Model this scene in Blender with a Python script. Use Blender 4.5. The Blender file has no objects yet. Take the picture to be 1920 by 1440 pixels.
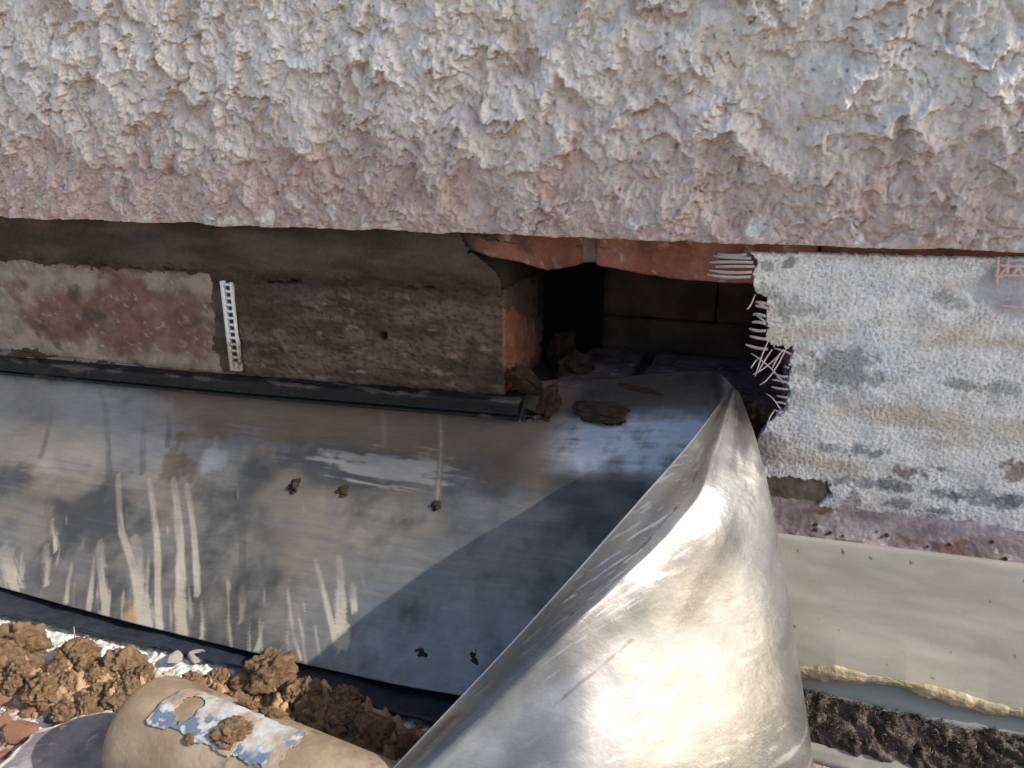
import bpy, bmesh, math, random
import numpy as np
from mathutils import Vector

# ------------------------------------------------------------------ camera, sky, sun, exposure
scene = bpy.context.scene
COL = scene.collection
FPX = 1450.0                                   # focal length in pixels of a 1920 px wide picture
PITCH, YAW = math.radians(18), math.radians(19)
FW = np.array([-math.sin(YAW)*math.cos(PITCH), math.cos(YAW)*math.cos(PITCH), -math.sin(PITCH)])
RT = np.array([math.cos(YAW), math.sin(YAW), 0.0])
UP = np.cross(RT, FW)
CAM = -0.6*FW
cam = bpy.data.cameras.new('camera')
cam.sensor_width = 36.0
cam.lens = FPX/1920*36
cam.clip_start = 0.01
cam.clip_end = 500
camo = bpy.data.objects.new('camera', cam)
COL.objects.link(camo)
camo.location = CAM
camo.rotation_euler = Vector(FW).to_track_quat('-Z', 'Y').to_euler()
scene.camera = camo

ELEV = math.radians(34)
SUN = np.array([math.cos(ELEV), 0.0042, math.sin(ELEV)])      # along the wall, from the right
world = bpy.data.worlds.new('World')
scene.world = world
world.use_nodes = True
wn = world.node_tree
sky = wn.nodes.new('ShaderNodeTexSky')
sky.sky_type = 'NISHITA'
sky.sun_disc = False
sky.sun_elevation = ELEV
sky.sun_rotation = math.radians(90)
sky.air_density = 1.0
sky.dust_density = 3.0
sky.ozone_density = 0.6
bg = wn.nodes['Background']
bg.inputs['Strength'].default_value = 0.145
wn.links.new(sky.outputs[0], bg.inputs['Color'])
sl = bpy.data.lights.new('sun', 'SUN')
sl.energy = 4.3
sl.angle = math.radians(0.55)
sl.color = (1.0, 0.955, 0.885)
so = bpy.data.objects.new('sun', sl)
COL.objects.link(so)
so.rotation_euler = Vector(-SUN).to_track_quat('-Z', 'Y').to_euler()
so.location = (3, 0, 3)

scene.view_settings.view_transform = 'Standard'
scene.view_settings.look = 'None'
scene.view_settings.gamma = 1.0
scene.view_settings.exposure = 0.48
scene.render.engine = 'CYCLES'
try:
    scene.cycles.use_denoising = True
    scene.cycles.max_bounces = 8
except Exception:
    pass

# ------------------------------------------------------------------ helpers
rng = np.random.default_rng(7)
random.seed(7)

def ray(x, y):
    return FW + RT*(x-960)/FPX - UP*(y-720)/FPX
def aty(x, y, Y):                      # where the line of sight meets the upright plane y = Y
    d = ray(x, y); return CAM + d*(Y-CAM[1])/d[1]
def atz(x, y, Z):                      # where it meets the level plane z = Z
    d = ray(x, y); return CAM + d*(Z-CAM[2])/d[2]

_perm = rng.permutation(256).astype(np.int32)
_perm = np.concatenate([_perm, _perm, _perm])
_g = rng.normal(size=(256, 3)).astype(np.float32)
_g /= np.linalg.norm(_g, axis=1, keepdims=True)
_g2 = _g[:, :2]/np.linalg.norm(_g[:, :2], axis=1, keepdims=True)

def noise(p, freq=1.0, seed=0):
    p = np.asarray(p, dtype=np.float32)*np.float32(freq)+np.float32(seed*1.7313 % 191.7+31.27)
    z = p[..., 2]
    flat = p.size > 3 and float(z.max()-z.min()) < 1e-6          # a flat field needs only half the corners
    i = np.floor(p).astype(np.int32)
    f = p-i
    i &= 255
    u = f*f*f*(f*(f*6-15)+10)
    if flat:
        i = i[..., :2]; f = f[..., :2]; kz = int(np.floor(z.flat[0])) & 255
    out = 0
    for dx in (0, 1):
        wx = u[..., 0] if dx else 1-u[..., 0]
        hx = _perm[(i[..., 0]+dx) & 255]
        for dy in (0, 1):
            wy = u[..., 1] if dy else 1-u[..., 1]
            hy = _perm[hx+((i[..., 1]+dy) & 255)]
            if flat:
                h = _perm[hy+kz]
                out = out+wx*wy*(_g2[h, 0]*(f[..., 0]-dx)+_g2[h, 1]*(f[..., 1]-dy))
                continue
            for dz in (0, 1):
                wz = u[..., 2] if dz else 1-u[..., 2]
                h = _perm[hy+((i[..., 2]+dz) & 255)]
                out = out+wx*wy*wz*(_g[h, 0]*(f[..., 0]-dx)+_g[h, 1]*(f[..., 1]-dy)+_g[h, 2]*(f[..., 2]-dz))
    return out*1.5 if not flat else out*1.35

def worley(p, freq, seed=0):
    """distance to the nearest of scattered points in the plane of the first two coordinates (cell size 1)"""
    q = p[..., :2]*freq+seed*3.17
    i = np.floor(q).astype(np.int64); f = q-i
    best = np.full(q.shape[:-1], 9.0); idv = np.zeros(q.shape[:-1])
    for dx in (-1, 0, 1):
        for dy in (-1, 0, 1):
            h = _perm[_perm[(i[..., 0]+dx) & 255]+((i[..., 1]+dy) & 255)]
            ox = _g[h, 0]*.5+.5; oy = _g[h, 1]*.5+.5
            d2 = (dx+ox-f[..., 0])**2+(dy+oy-f[..., 1])**2
            m = d2 < best
            best = np.where(m, d2, best); idv = np.where(m, h/255.0, idv)
    return np.sqrt(best), idv

def fbm(p, freq=1.0, octs=4, gain=0.5, seed=0):
    s, a, t = 0, 1.0, 0
    for k in range(octs):
        s = s + a*noise(p, freq*2**k, seed+k*3)
        t += a
        a *= gain
    return s/t*1.4

def sst(a, b, x):
    t = np.clip((x-a)/(b-a), 0, 1)
    return t*t*(3-2*t)

def lerp(a, b, t):
    a = np.asarray(a, float); b = np.asarray(b, float)
    t = np.asarray(t)[..., None]
    return a*(1-t)+b*t

def inpoly(x, z, poly):
    r = np.zeros(x.shape, bool)
    n = len(poly)
    for k in range(n):
        x1, z1 = poly[k]; x2, z2 = poly[(k+1) % n]
        if z1 == z2:
            continue
        c = ((z1 > z) != (z2 > z)) & (x < (x2-x1)*(z-z1)/(z2-z1)+x1)
        r ^= c
    return r

def segdist(px, pz, pts):              # distance to a polyline and the position along it (0..1)
    best = np.full(px.shape, 1e9); tt = np.zeros(px.shape)
    n = len(pts)-1
    for k in range(n):
        ax, az = pts[k]; bx, bz = pts[k+1]
        L2 = (bx-ax)**2+(bz-az)**2
        t = np.clip(((px-ax)*(bx-ax)+(pz-az)*(bz-az))/L2, 0, 1)
        d = np.hypot(px-ax-t*(bx-ax), pz-az-t*(bz-az))
        m = d < best
        best = np.where(m, d, best); tt = np.where(m, (k+t)/n, tt)
    return best, tt

def crom(pts, t):                       # Catmull-Rom through pts (n,...) at t in 0..1
    pts = np.asarray(pts, float)
    n = len(pts)-1
    ext = np.concatenate([2*pts[:1]-pts[1:2], pts, 2*pts[-1:]-pts[-2:-1]])
    s = np.clip(np.asarray(t)*n, 0, n-1e-6)
    k = np.floor(s).astype(int); f = s-k
    f = f.reshape(f.shape+(1,)*(pts.ndim-1))
    a, b, c, d = ext[k], ext[k+1], ext[k+2], ext[k+3]
    return 0.5*(2*b+(c-a)*f+(2*a-5*b+4*c-d)*f*f+(3*b-a-3*c+d)*f**3)

def mesh_np(name, V, faces, col=None, smooth=True):
    me = bpy.data.meshes.new(name)
    V = np.ascontiguousarray(V, dtype=np.float32).reshape(-1, 3)
    faces = np.ascontiguousarray(faces, dtype=np.int32)
    nf, k = faces.shape
    me.vertices.add(len(V)); me.vertices.foreach_set('co', V.ravel())
    me.loops.add(nf*k); me.loops.foreach_set('vertex_index', faces.ravel())
    me.polygons.add(nf)
    me.polygons.foreach_set('loop_start', np.arange(0, nf*k, k, dtype=np.int32))
    me.polygons.foreach_set('loop_total', np.full(nf, k, dtype=np.int32))
    me.polygons.foreach_set('use_smooth', np.full(nf, smooth, dtype=bool))
    me.update(calc_edges=True)
    if col is not None:
        c = np.ones((len(V), 4), np.float32)
        c[:, :3] = np.clip(np.asarray(col, np.float32).reshape(-1, 3), 0, 1)
        at = me.color_attributes.new('Col', 'FLOAT_COLOR', 'POINT')
        at.data.foreach_set('color', c.ravel())
    me.validate()
    return me

def link(name, me, mat, parent=None):
    o = bpy.data.objects.new(name, me)
    COL.objects.link(o)
    if mat is not None and me is not None and not me.materials:
        me.materials.append(mat)
    if parent is not None:
        o.parent = parent
    return o

def empty(name, label, cat, loc=(0, 0, 0), group=None):
    o = bpy.data.objects.new(name, None)
    COL.objects.link(o)
    o.empty_display_size = 0.02
    o.location = loc
    tag(o, label, cat, group)
    return o

def tag(o, label=None, cat=None, group=None, kind=None):
    if label: o['label'] = label
    if cat: o['category'] = cat
    if group: o['group'] = group
    if kind: o['kind'] = kind
    return o

def gridfaces(ny, nx):
    i = np.arange(ny-1)[:, None]*nx+np.arange(nx-1)[None]
    return np.stack([i, i+1, i+nx+1, i+nx], -1).reshape(-1, 4)

def grid(name, Pt, col, mat, parent=None, back=None, mask=None, flip=False, rim=None):
    """A relief surface from an array of points; back = vector that the border is carried back by (closing its sides)."""
    ny, nx = Pt.shape[:2]
    F = gridfaces(ny, nx)
    if mask is not None:
        F = F[mask.reshape(-1)]
    V = Pt.reshape(-1, 3); c = col.reshape(-1, 3)
    if back is not None:
        ring = np.concatenate([np.arange(nx), np.arange(1, ny)*nx+nx-1, (ny-1)*nx+np.arange(nx-2, -1, -1), np.arange(ny-2, 0, -1)*nx])
        n0 = len(V); m = len(ring)
        V = np.concatenate([V, V[ring]+np.asarray(back)]); c = np.concatenate([c, c[ring]])
        j = np.arange(m); j2 = (j+1) % m
        S = np.stack([ring[j2], ring[j], n0+j, n0+j2], -1)
        F = np.concatenate([F, S])
    if rim is not None:                       # carry every open edge back by rim, in two steps
        E_ = np.concatenate([F[:, [0, 1]], F[:, [1, 2]], F[:, [2, 3]], F[:, [3, 0]]])
        key = np.sort(E_, 1); key = key[:, 0].astype(np.int64)*len(V)+key[:, 1]
        _, fi, cnt = np.unique(key, return_index=True, return_counts=True)
        B = E_[fi[cnt == 1]]
        vs = np.unique(B); n0 = len(V); mp = np.zeros(n0, np.int64); mp[vs] = n0+np.arange(len(vs))
        V = np.concatenate([V, V[vs]+np.asarray(rim)]); c = np.concatenate([c, c[vs]])
        F = np.concatenate([F, np.stack([B[:, 1], B[:, 0], mp[B[:, 0]], mp[B[:, 1]]], -1)])
    if flip:
        F = F[:, ::-1]
    return link(name, mesh_np(name, V, F, c), mat, parent)

def solid(o, t, offset=-1.0):
    m = o.modifiers.new('thickness', 'SOLIDIFY')
    m.thickness = t; m.offset = offset
    return o

def block(name, lo, hi, mat, parent=None, step=0.002, r=0.002, relief=None, colf=None, warp=None):
    """A worn block: a finely divided box with rounded edges and its own relief."""
    lo = np.array(lo, float); hi = np.array(hi, float)
    Vs, Fs, n0 = [], [], 0
    for ax in range(3):
        a, b = (ax+1) % 3, (ax+2) % 3
        na = max(2, int((hi[a]-lo[a])/step)+1); nb = max(2, int((hi[b]-lo[b])/step)+1)
        A, B = np.meshgrid(np.linspace(lo[a], hi[a], na), np.linspace(lo[b], hi[b], nb))
        for side in (0, 1):
            p = np.zeros(A.shape+(3,)); p[..., a] = A; p[..., b] = B; p[..., ax] = hi[ax] if side else lo[ax]
            f = gridfaces(nb, na)
            if not side: f = f[:, ::-1]
            Vs.append(p.reshape(-1, 3)); Fs.append(f+n0); n0 += p.shape[0]*p.shape[1]
    V = np.concatenate(Vs); F = np.concatenate(Fs)
    q = np.clip(V, lo+r, hi-r)
    d = V-q
    L = np.linalg.norm(d, axis=1, keepdims=True)
    d = d/np.maximum(L, 1e-9)
    c = colf(V, d) if colf else None
    V2 = q+d*r
    if relief is not None:
        V2 = V2+d*relief(V, d)[:, None]
    if warp is not None:
        V2 = warp(V2)
    key = np.round(V/1e-6).astype(np.int64)
    _, first, inv = np.unique(key, axis=0, return_index=True, return_inverse=True)
    inv = inv.reshape(-1)
    me = mesh_np(name, V2[first], inv[F], None if c is None else c[first])
    return link(name, me, mat, parent)

def tube(name, pts, radii, mat, parent=None, seg=8, col=None, flat=1.0):
    pts = np.asarray(pts, float); n = len(pts)
    radii = np.broadcast_to(radii, (n,))
    T = np.gradient(pts, axis=0); T /= np.linalg.norm(T, axis=1, keepdims=True)
    ref = np.array([0.13, 0.9, 0.31])
    N = np.cross(T, ref); N /= np.linalg.norm(N, axis=1, keepdims=True)
    B = np.cross(T, N)
    a = np.linspace(0, 2*np.pi, seg, endpoint=False)
    V = pts[:, None]+radii[:, None, None]*(N[:, None]*np.cos(a)[None, :, None]*flat+B[:, None]*np.sin(a)[None, :, None])
    i = np.arange(n-1)[:, None]*seg; j = np.arange(seg)[None]; j2 = (j+1) % seg
    F = np.stack([i+j, i+j2, i+seg+j2, i+seg+j], -1).reshape(-1, 4)
    me = mesh_np(name, V, F, None if col is None else np.tile(np.asarray(col, float), (n*seg, 1)))
    bm = bmesh.new(); bm.from_mesh(me)
    bmesh.ops.holes_fill(bm, edges=[e for e in bm.edges if e.is_boundary], sides=0)
    bmesh.ops.recalc_face_normals(bm, faces=bm.faces)
    bm.to_mesh(me); bm.free()
    return link(name, me, mat, parent)

def material(name, base=None, rough=0.8, metal=0.0, spec=0.4, bumps=(), var=None, rvar=None, coat=0.0, tint=None):
    """Principled material: vertex colour or base colour, broken up by noise; bumps = (scale, distance, detail, stretch)."""
    m = bpy.data.materials.new(name)
    m.use_nodes = True
    nt = m.node_tree; N = nt.nodes; Lk = nt.links
    b = N['Principled BSDF']
    b.inputs['Roughness'].default_value = rough
    b.inputs['Metallic'].default_value = metal
    b.inputs['Specular IOR Level'].default_value = spec
    b.inputs['Coat Weight'].default_value = coat
    tc = N.new('ShaderNodeTexCoord')
    def ntex(scale, detail, stretch=None):
        t = N.new('ShaderNodeTexNoise')
        t.inputs['Scale'].default_value = scale
        t.inputs['Detail'].default_value = detail
        t.inputs['Roughness'].default_value = 0.6
        if stretch:
            mp = N.new('ShaderNodeMapping'); mp.inputs['Scale'].default_value = stretch
            Lk.new(tc.outputs['Object'], mp.inputs['Vector']); Lk.new(mp.outputs[0], t.inputs['Vector'])
        else:
            Lk.new(tc.outputs['Object'], t.inputs['Vector'])
        return t
    if base is None:
        a = N.new('ShaderNodeAttribute'); a.attribute_name = 'Col'
        c = a.outputs['Color']
    else:
        a = N.new('ShaderNodeRGB'); a.outputs[0].default_value = (*base, 1)
        c = a.outputs[0]
    for (scale, amt, detail, stretch) in (var or ()):
        t = ntex(scale, detail, stretch)
        mr = N.new('ShaderNodeMapRange')
        mr.inputs['From Min'].default_value = 0.3; mr.inputs['From Max'].default_value = 0.7
        mr.inputs['To Min'].default_value = 1-amt; mr.inputs['To Max'].default_value = 1+amt
        Lk.new(t.outputs['Fac'], mr.inputs['Value'])
        mx = N.new('ShaderNodeVectorMath'); mx.operation = 'SCALE'
        Lk.new(c, mx.inputs[0]); Lk.new(mr.outputs[0], mx.inputs['Scale'])
        c = mx.outputs[0]
    Lk.new(c, b.inputs['Base Color'])
    if rvar:
        scale, lo, hi, stretch = rvar
        t = ntex(scale, 6, stretch)
        mr = N.new('ShaderNodeMapRange')
        mr.inputs['From Min'].default_value = 0.32; mr.inputs['From Max'].default_value = 0.68
        mr.inputs['To Min'].default_value = lo; mr.inputs['To Max'].default_value = hi
        Lk.new(t.outputs['Fac'], mr.inputs['Value']); Lk.new(mr.outputs[0], b.inputs['Roughness'])
    prev = None
    for (scale, dist, detail, stretch) in bumps:
        t = ntex(scale, detail, stretch)
        bp = N.new('ShaderNodeBump'); bp.inputs['Distance'].default_value = dist
        bp.inputs['Strength'].default_value = 1.0
        Lk.new(t.outputs['Fac'], bp.inputs['Height'])
        if prev: Lk.new(prev, bp.inputs['Normal'])
        prev = bp.outputs[0]
    if prev: Lk.new(prev, b.inputs['Normal'])
    return m

M = {}
M['render'] = material('painted_render', rough=0.85, spec=0.3, var=[(420, .06, 5, None), (60, .05, 4, None)], bumps=[(700, .0009, 5, None), (260, .0013, 4, None)])
M['render_far'] = material('painted_render_plain', base=(.72, .70, .66), rough=0.9, var=[(30, .1, 5, None)], bumps=[(90, .006, 5, None)])
M['mortar'] = material('wet_mortar', rough=0.9, spec=0.25, var=[(300, .18, 6, None), (50, .12, 4, None)], bumps=[(500, .0007, 6, None), (120, .0009, 5, None)])
M['brick'] = material('brick_face', rough=0.9, spec=0.25, var=[(500, .16, 6, None), (90, .12, 4, None)], bumps=[(900, .0005, 5, None), (250, .0006, 5, None)])
M['panel'] = material('white_plinth_render', rough=0.92, spec=0.25, var=[(650, .10, 5, None), (80, .06, 4, None)], bumps=[(1000, .0006, 4, None), (420, .0005, 4, None)])
M['plastic_black'] = material('black_plastic', rough=0.45, spec=0.28, var=[(300, .3, 5, None)], rvar=(160, .25, .62, (1, 4, 4)), bumps=[(350, .0004, 5, (.3, 1, 1))])
M['cavity_black'] = material('dusty_black_sheet', rough=0.9, spec=0.08, var=[(200, .3, 5, (4, 1, .3))])
M['vent'] = material('white_plastic', rough=0.45, spec=0.4, var=[(300, .08, 4, None)])
M['fibre'] = material('glass_fibre_strand', rough=0.7, var=[(600, .15, 4, None)])
M['lead'] = material('lead_sheet', rough=0.4, metal=0.92, spec=0.5, var=[(30, .13, 7, (.8, 1.5, 1.5)), (420, .06, 6, (.15, 1, 1)), (1100, .07, 2, (.05, 1, 1))],
                     rvar=(45, .36, .44, (.6, 1.3, 1.3)), bumps=[(260, .00016, 6, (.2, 1, 1)), (28, .0006, 2, None)])
M['mud'] = material('sandy_mortar', rough=0.95, spec=0.2, var=[(500, .2, 5, None), (90, .15, 4, None)], bumps=[(600, .0012, 6, None), (200, .0016, 5, None)])
M['terracotta'] = material('brick_fragment', base=(.34, .17, .115), rough=0.95, spec=.2, var=[(300, .25, 5, None), (60, .2, 3, None)], bumps=[(500, .0008, 5, None)])
M['ground'] = material('dusty_ground', rough=0.95, spec=0.2, var=[(350, .15, 6, None), (60, .12, 5, None)], bumps=[(400, .0012, 6, None), (120, .0014, 4, None)])
M['ground_far'] = material('ground_far', base=(.30, .27, .24), rough=0.95, spec=.2, var=[(6, .2, 6, None), (60, .15, 5, None)], bumps=[(40, .004, 5, None)])
M['membrane'] = material('dark_membrane', base=(.022, .026, .038), rough=0.5, var=[(120, .35, 6, None)], bumps=[(120, .0012, 5, None)])
M['sheet'] = material('roof_sheet', rough=0.55, spec=0.4, var=[(55, .05, 5, (.5, 1.6, 2.4)), (500, .03, 4, None)], bumps=[(26, .0016, 2, (.5, 1.2, 1.8)), (400, .0001, 4, None)])
M['sealant'] = material('torn_sealant', rough=0.8, spec=.3, var=[(250, .15, 5, None)], bumps=[(300, .0012, 5, None)])
M['moss'] = material('dry_moss', rough=1.0, spec=.1, var=[(300, .3, 5, None), (60, .25, 4, None)], bumps=[(400, .002, 5, None)])
M['slate'] = material('slate_piece', rough=0.75, spec=.35, var=[(120, .14, 6, None), (600, .1, 5, None)], bumps=[(350, .0006, 6, None), (60, .0012, 4, None)])
M['tube'] = material('dirty_beige_plastic', rough=0.7, spec=.35, var=[(90, .12, 6, None), (500, .07, 5, None)], rvar=(80, .45, .8, None), bumps=[(300, .0004, 6, None)])
M['sticker'] = material('torn_sticker', rough=0.6, spec=.4, var=[(400, .1, 5, None)], bumps=[(300, .0006, 5, None)])
M['pebble'] = material('pale_chip', base=(.42, .39, .35), rough=.9, var=[(200, .15, 4, None)], bumps=[(300, .0008, 4, None)])
M['dead_grass'] = material('dry_stalk', base=(.45, .38, .25), rough=.9)

# ------------------------------------------------------------------ the ground
GZ = -0.19
def rough_plane(name, size, z, mat):
    me = mesh_np(name, [(-size, -size, z), (size, -size, z), (size, size, z), (-size, size, z)], [(0, 1, 2, 3)])
    return link(name, me, mat)
tag(rough_plane('ground', 150, GZ-.012, M['ground_far']), kind='structure')

nx, ny = 620, 330
X, Yg = np.meshgrid(np.linspace(-.62, .20, nx), np.linspace(-.42, -.06, ny))
p0 = np.stack([X, Yg, 0*X], -1)
h = fbm(p0, 60, 5, .55, 2)*.0022+fbm(p0, 260, 3, .5, 5)*.0009
sp = np.abs(fbm(p0, 90, 3, .5, 9))
h += sst(.22, .42, sp)*.0018
pale = sst(-.25, .25, fbm(p0, 38, 4, .5, 14))
gcol = lerp((.50, .42, .38), (.62, .60, .57), pale)
strip = sst(-.198, -.186, Yg+fbm(p0, 40, 3, .5, 3)*.008)               # smoother pale strip of render along the flashing
gcol = lerp(gcol, lerp((.66, .68, .64), (.48, .48, .44), sst(-.1, .5, fbm(p0, 70, 4, .6, 31))), strip)
mudst = sst(.05, .45, fbm(p0, 25, 4, .55, 21))*(1-strip*.8)
gcol = lerp(gcol, (.38, .25, .16), mudst*.65)
g = grid('roof_surface', np.stack([X, Yg, GZ+h], -1), gcol, M['ground'], back=(0, 0, -.012))
tag(g, kind='structure')

# ------------------------------------------------------------------ the house wall
wall = empty('house_wall', 'house wall with lumpy white and pink render above a knocked-out brick course', 'wall', (0, 0, GZ))
ORG = np.array([0, 0, GZ])
def loc(o):                                # parts are modelled in place, their parent stands at the wall's foot
    if o.parent is not None:
        o.location = -np.array(o.parent.location)
    return o

# --- render coat in view: lumps thrown on with ragged lower edges
nx, nz = 1330, 330
xs = np.linspace(-.60, .40, nx)
X, T = np.meshgrid(xs, np.linspace(0, 1, nz))
edge = .1128+(X+.48)*.008+fbm(np.stack([X, 0*X, 0*X], -1), 28, 5, .55, 4)*.0022
Zr = edge+T*(.360-edge)
p2 = np.stack([X, Zr*1.0, 0*X], -1)
wx = fbm(p2, 30, 3, .55, 40)*.012+fbm(p2, 120, 3, .55, 43)*.0050
wz = fbm(p2, 30, 3, .55, 50)*.014+fbm(p2, 120, 3, .55, 53)*.0060
q = np.stack([X+wx, Zr+wz, 0*X], -1)
right = sst(-.15, .18, X)                  # thicker, rounder flows towards the right
def scarp(q, lam, k, f, seed, soft):
    ph = q[..., 1]/lam+k*fbm(q*np.array([1, .8, 1]), f, 3, .5, seed)
    fr = ph-np.floor(ph)
    drop = sst(0, soft, fr)*(1-fr)**1.1     # steep lower edge, easing off upwards
    cell = noise(np.stack([q[..., 0]*26, np.floor(ph)*3.7, 0*X], -1), 1, seed+9)
    return drop*sst(-.45, .45, cell+.1)
pinkz = 1-sst(.03, .085, Zr-.114+fbm(p2, 16, 3, .5, 99)*.03)
def lobes(q, f, seed, rad=.80):
    d, idv = worley(q, f, seed)
    return np.sqrt(np.clip(1-(d/rad)**2, 0, 1))*idv
wq = q+np.stack([fbm(p2, 55, 3, .55, 61), fbm(p2, 55, 3, .55, 64), 0*X], -1)*.009
h = scarp(q, .052, 1.15, 14, 60, .36)*.0140*(1-.60*pinkz)*(.65+.45*right)
h += scarp(q+.013, .030, 1.1, 28, 70, .38)*.0080*(1-.35*pinkz)
h += lobes(wq*np.array([1, 1.25, 1]), 24, 4)*.0062*(1-.45*pinkz)
h += lobes(wq+.2, 48, 9)*.0036*(.75+.25*pinkz)
h += lobes(q+.4, 92, 14)*.0030*(.45+.55*np.maximum(pinkz, 1-right))
h += lobes(q+.7, 170, 19)*.0018*(1.1-.6*right)
h += fbm(p2, 15, 3, .5, 90)*.0045+fbm(wq, 70, 3, .55, 95)*.0022
h += fbm(p2, 240, 3, .6, 98)*.0013
pit = sst(.50, .62, noise(p2, 150, 101))*.0012
h -= pit
low = 1-sst(0, .10, T)
h = h*(1-.15*low)
Yr = -.0130-h*1.05
rim = np.clip(1-T/.02, 0, 1)
Yr = Yr+rim**2*.0012
hn = (h-h.min())/(h.max()-h.min())
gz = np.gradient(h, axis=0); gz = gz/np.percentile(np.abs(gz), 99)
zz = Zr-.114
nA = fbm(p2, 16, 4, .55, 110); nB = fbm(p2, 55, 4, .55, 115)
pinkm = 1-sst(.012, .112, zz+nA*.034+nB*.030-.012*(1-right)+(hn-.45)*.05)
rc = lerp((.85, .835, .80), (.77, .73, .66), sst(.0, .5, nB+nA*.5))
pinkc = lerp((.60, .455, .415), (.70, .575, .53), sst(-.3, .4, nB))
rc = lerp(rc, pinkc, np.clip(pinkm*.92, 0, 1))
# reddish bloom left in the hollows, patchy, mostly towards the left
patch = sst(-.10, .35, fbm(p2, 11, 4, .5, 120)+.32*(1-right)-.12)
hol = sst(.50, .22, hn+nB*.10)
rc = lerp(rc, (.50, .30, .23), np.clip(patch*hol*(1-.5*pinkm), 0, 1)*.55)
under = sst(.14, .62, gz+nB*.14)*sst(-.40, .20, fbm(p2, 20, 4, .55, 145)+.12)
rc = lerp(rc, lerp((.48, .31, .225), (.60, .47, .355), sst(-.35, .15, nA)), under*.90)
tan = sst(.0, .5, fbm(p2, 34, 4, .55, 140))*sst(.62, .3, hn)
rc = lerp(rc, (.58, .47, .36), tan*.55*(1-pinkm))
# bare white chips near the lower edge and small dark specks
chip = sst(.30, .40, fbm(p2*np.array([1, .8, 1]), 52, 3, .5, 130))*(1-sst(.012, .03, zz))
rc = lerp(rc, (.78, .79, .77), chip)
bead = 1-sst(.0012, .0032, zz+nB*.001-.0)
rc = lerp(rc, (.66, .57, .47), np.clip(1-T/.012, 0, 1)*.7)
speck = sst(.60, .68, noise(p2, 210, 133))
rc = lerp(rc, (.22, .16, .13), speck*.7)
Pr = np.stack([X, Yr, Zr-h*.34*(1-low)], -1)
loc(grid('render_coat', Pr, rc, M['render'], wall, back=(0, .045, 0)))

# plain render beyond the picture, so that the wall shades and reflects as a wall
def plain(name, lo, hi, mat, parent):
    return loc(block(name, lo, hi, mat, parent, step=10, r=.001))
plain('upper_render', (-2.5, -.024, .346), (3.0, .20, 2.6), M['render_far'], wall)
plain('side_render', (-2.5, -.022, GZ-.02), (-.602, .20, .345), M['render_far'], wall)
plain('side_render', (.402, -.022, GZ-.02), (3.0, .20, .345), M['render_far'], wall)
plain('inner_leaf', (-.601, .172, GZ-.02), (.401, .20, .345), M['ground_far'], wall)

# --- mortar smeared over the brick face on the left
nx, nz = 640, 210
X, Zm = np.meshgrid(np.linspace(-.60, .012, nx), np.linspace(-.062, .15, nz))
p2 = np.stack([X, Zm, 0*X], -1)
h = fbm(p2, 20, 4, .5, 200)*.0020+fbm(p2*np.array([.5, 2, 1]), 160, 4, .55, 205)*.0007
top = sst(.070, .080, Zm+fbm(p2, 30, 3, .5, 207)*.005)
crumb = sst(.18, .5, fbm(p2*np.array([.6, 1, 1]), 130, 4, .55, 209))*np.exp(-((Zm-.073)/.007)**2)
h += top*.0034+crumb*.0045
bed = 1-sst(-.024, -.014, Zm-.0135*(X+.25)/.5+fbm(p2, 45, 3, .5, 212)*.005)
h += bed*.0035
def rect(x0, x1, z0, z1, tilt=0):
    zt = Zm-(X+.25)*tilt
    return np.minimum(np.minimum(X-x0, x1-X), np.minimum(zt-z0, z1-zt))
rag = fbm(p2, 34, 4, .55, 221)*.010+fbm(p2, 140, 3, .5, 224)*.003
inb = np.maximum(sst(.001, .0065, rect(-.60, -.2705, -.0205, .0725)+rag), sst(.002, .0075, rect(-.2475, .03, -.0255, .0665, .03)+rag))
h = h*(1-inb)+.0035*(1-inb)-.007*inb
tone = sst(-.3, .4, fbm(p2*np.array([.4, 1.5, 1]), 26, 5, .55, 215))
mc = lerp((.056, .038, .026), (.105, .073, .050), tone)
mc = lerp(mc, (.045, .032, .023), crumb*.8)
mc = lerp(mc, (.125, .095, .072), sst(.3, .6, fbm(p2*np.array([.3, 1, 1]), 60, 4, .5, 218))*top*.5)
loc(grid('mortar_smear', np.stack([X, -.0005-h, Zm], -1), mc, M['mortar'], wall, mask=((X < -.0068-.034*sst(.080, .112, Zm)+np.minimum(fbm(p2, 60, 3, .5, 226)*.012*sst(.075, .09, Zm), .004*sst(.085, .10, Zm)))[:-1, :-1])))
loc(block('mortar_bed', (-.60, .0075, -.06), (-.008, .10, .15), M['mortar'], wall, .02, .001, None, lambda V, d: np.tile((.05, .037, .028), (len(V), 1))))

# --- bricks
def brick_left(V, d):
    q = V*np.array([1, 1, 1.5])
    lime = sst(-.22, .34, fbm(q, 13, 5, .55, 230)+.62*sst(-.40, -.50, V[:, 0])*sst(.0, .4, fbm(q, 22, 3, .5, 236)+.2)+.40*np.exp(-((V[:, 2]-.062)/.013)**2)+.62*np.exp(-((V[:, 2]+.014)/.011)**2)-.22)
    c = lerp((.165, .090, .066), (.22, .125, .098), sst(-.3, .4, fbm(q, 60, 4, .55, 233)))
    c = lerp(c, lerp((.36, .30, .24), (.26, .21, .165), sst(-.2, .4, fbm(q, 50, 4, .5, 239))), lime*.85)
    pk = sst(.35, .55, fbm(q, 120, 3, .5, 241))
    c = lerp(c, (.46, .36, .34), pk*.5)
    mud = sst(.1, .4, fbm(q, 28, 4, .5, 244)+.6*np.exp(-((V[:, 2]-.078)/.008)**2)-.12)
    return lerp(c, (.075, .052, .038), mud*.75)
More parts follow.
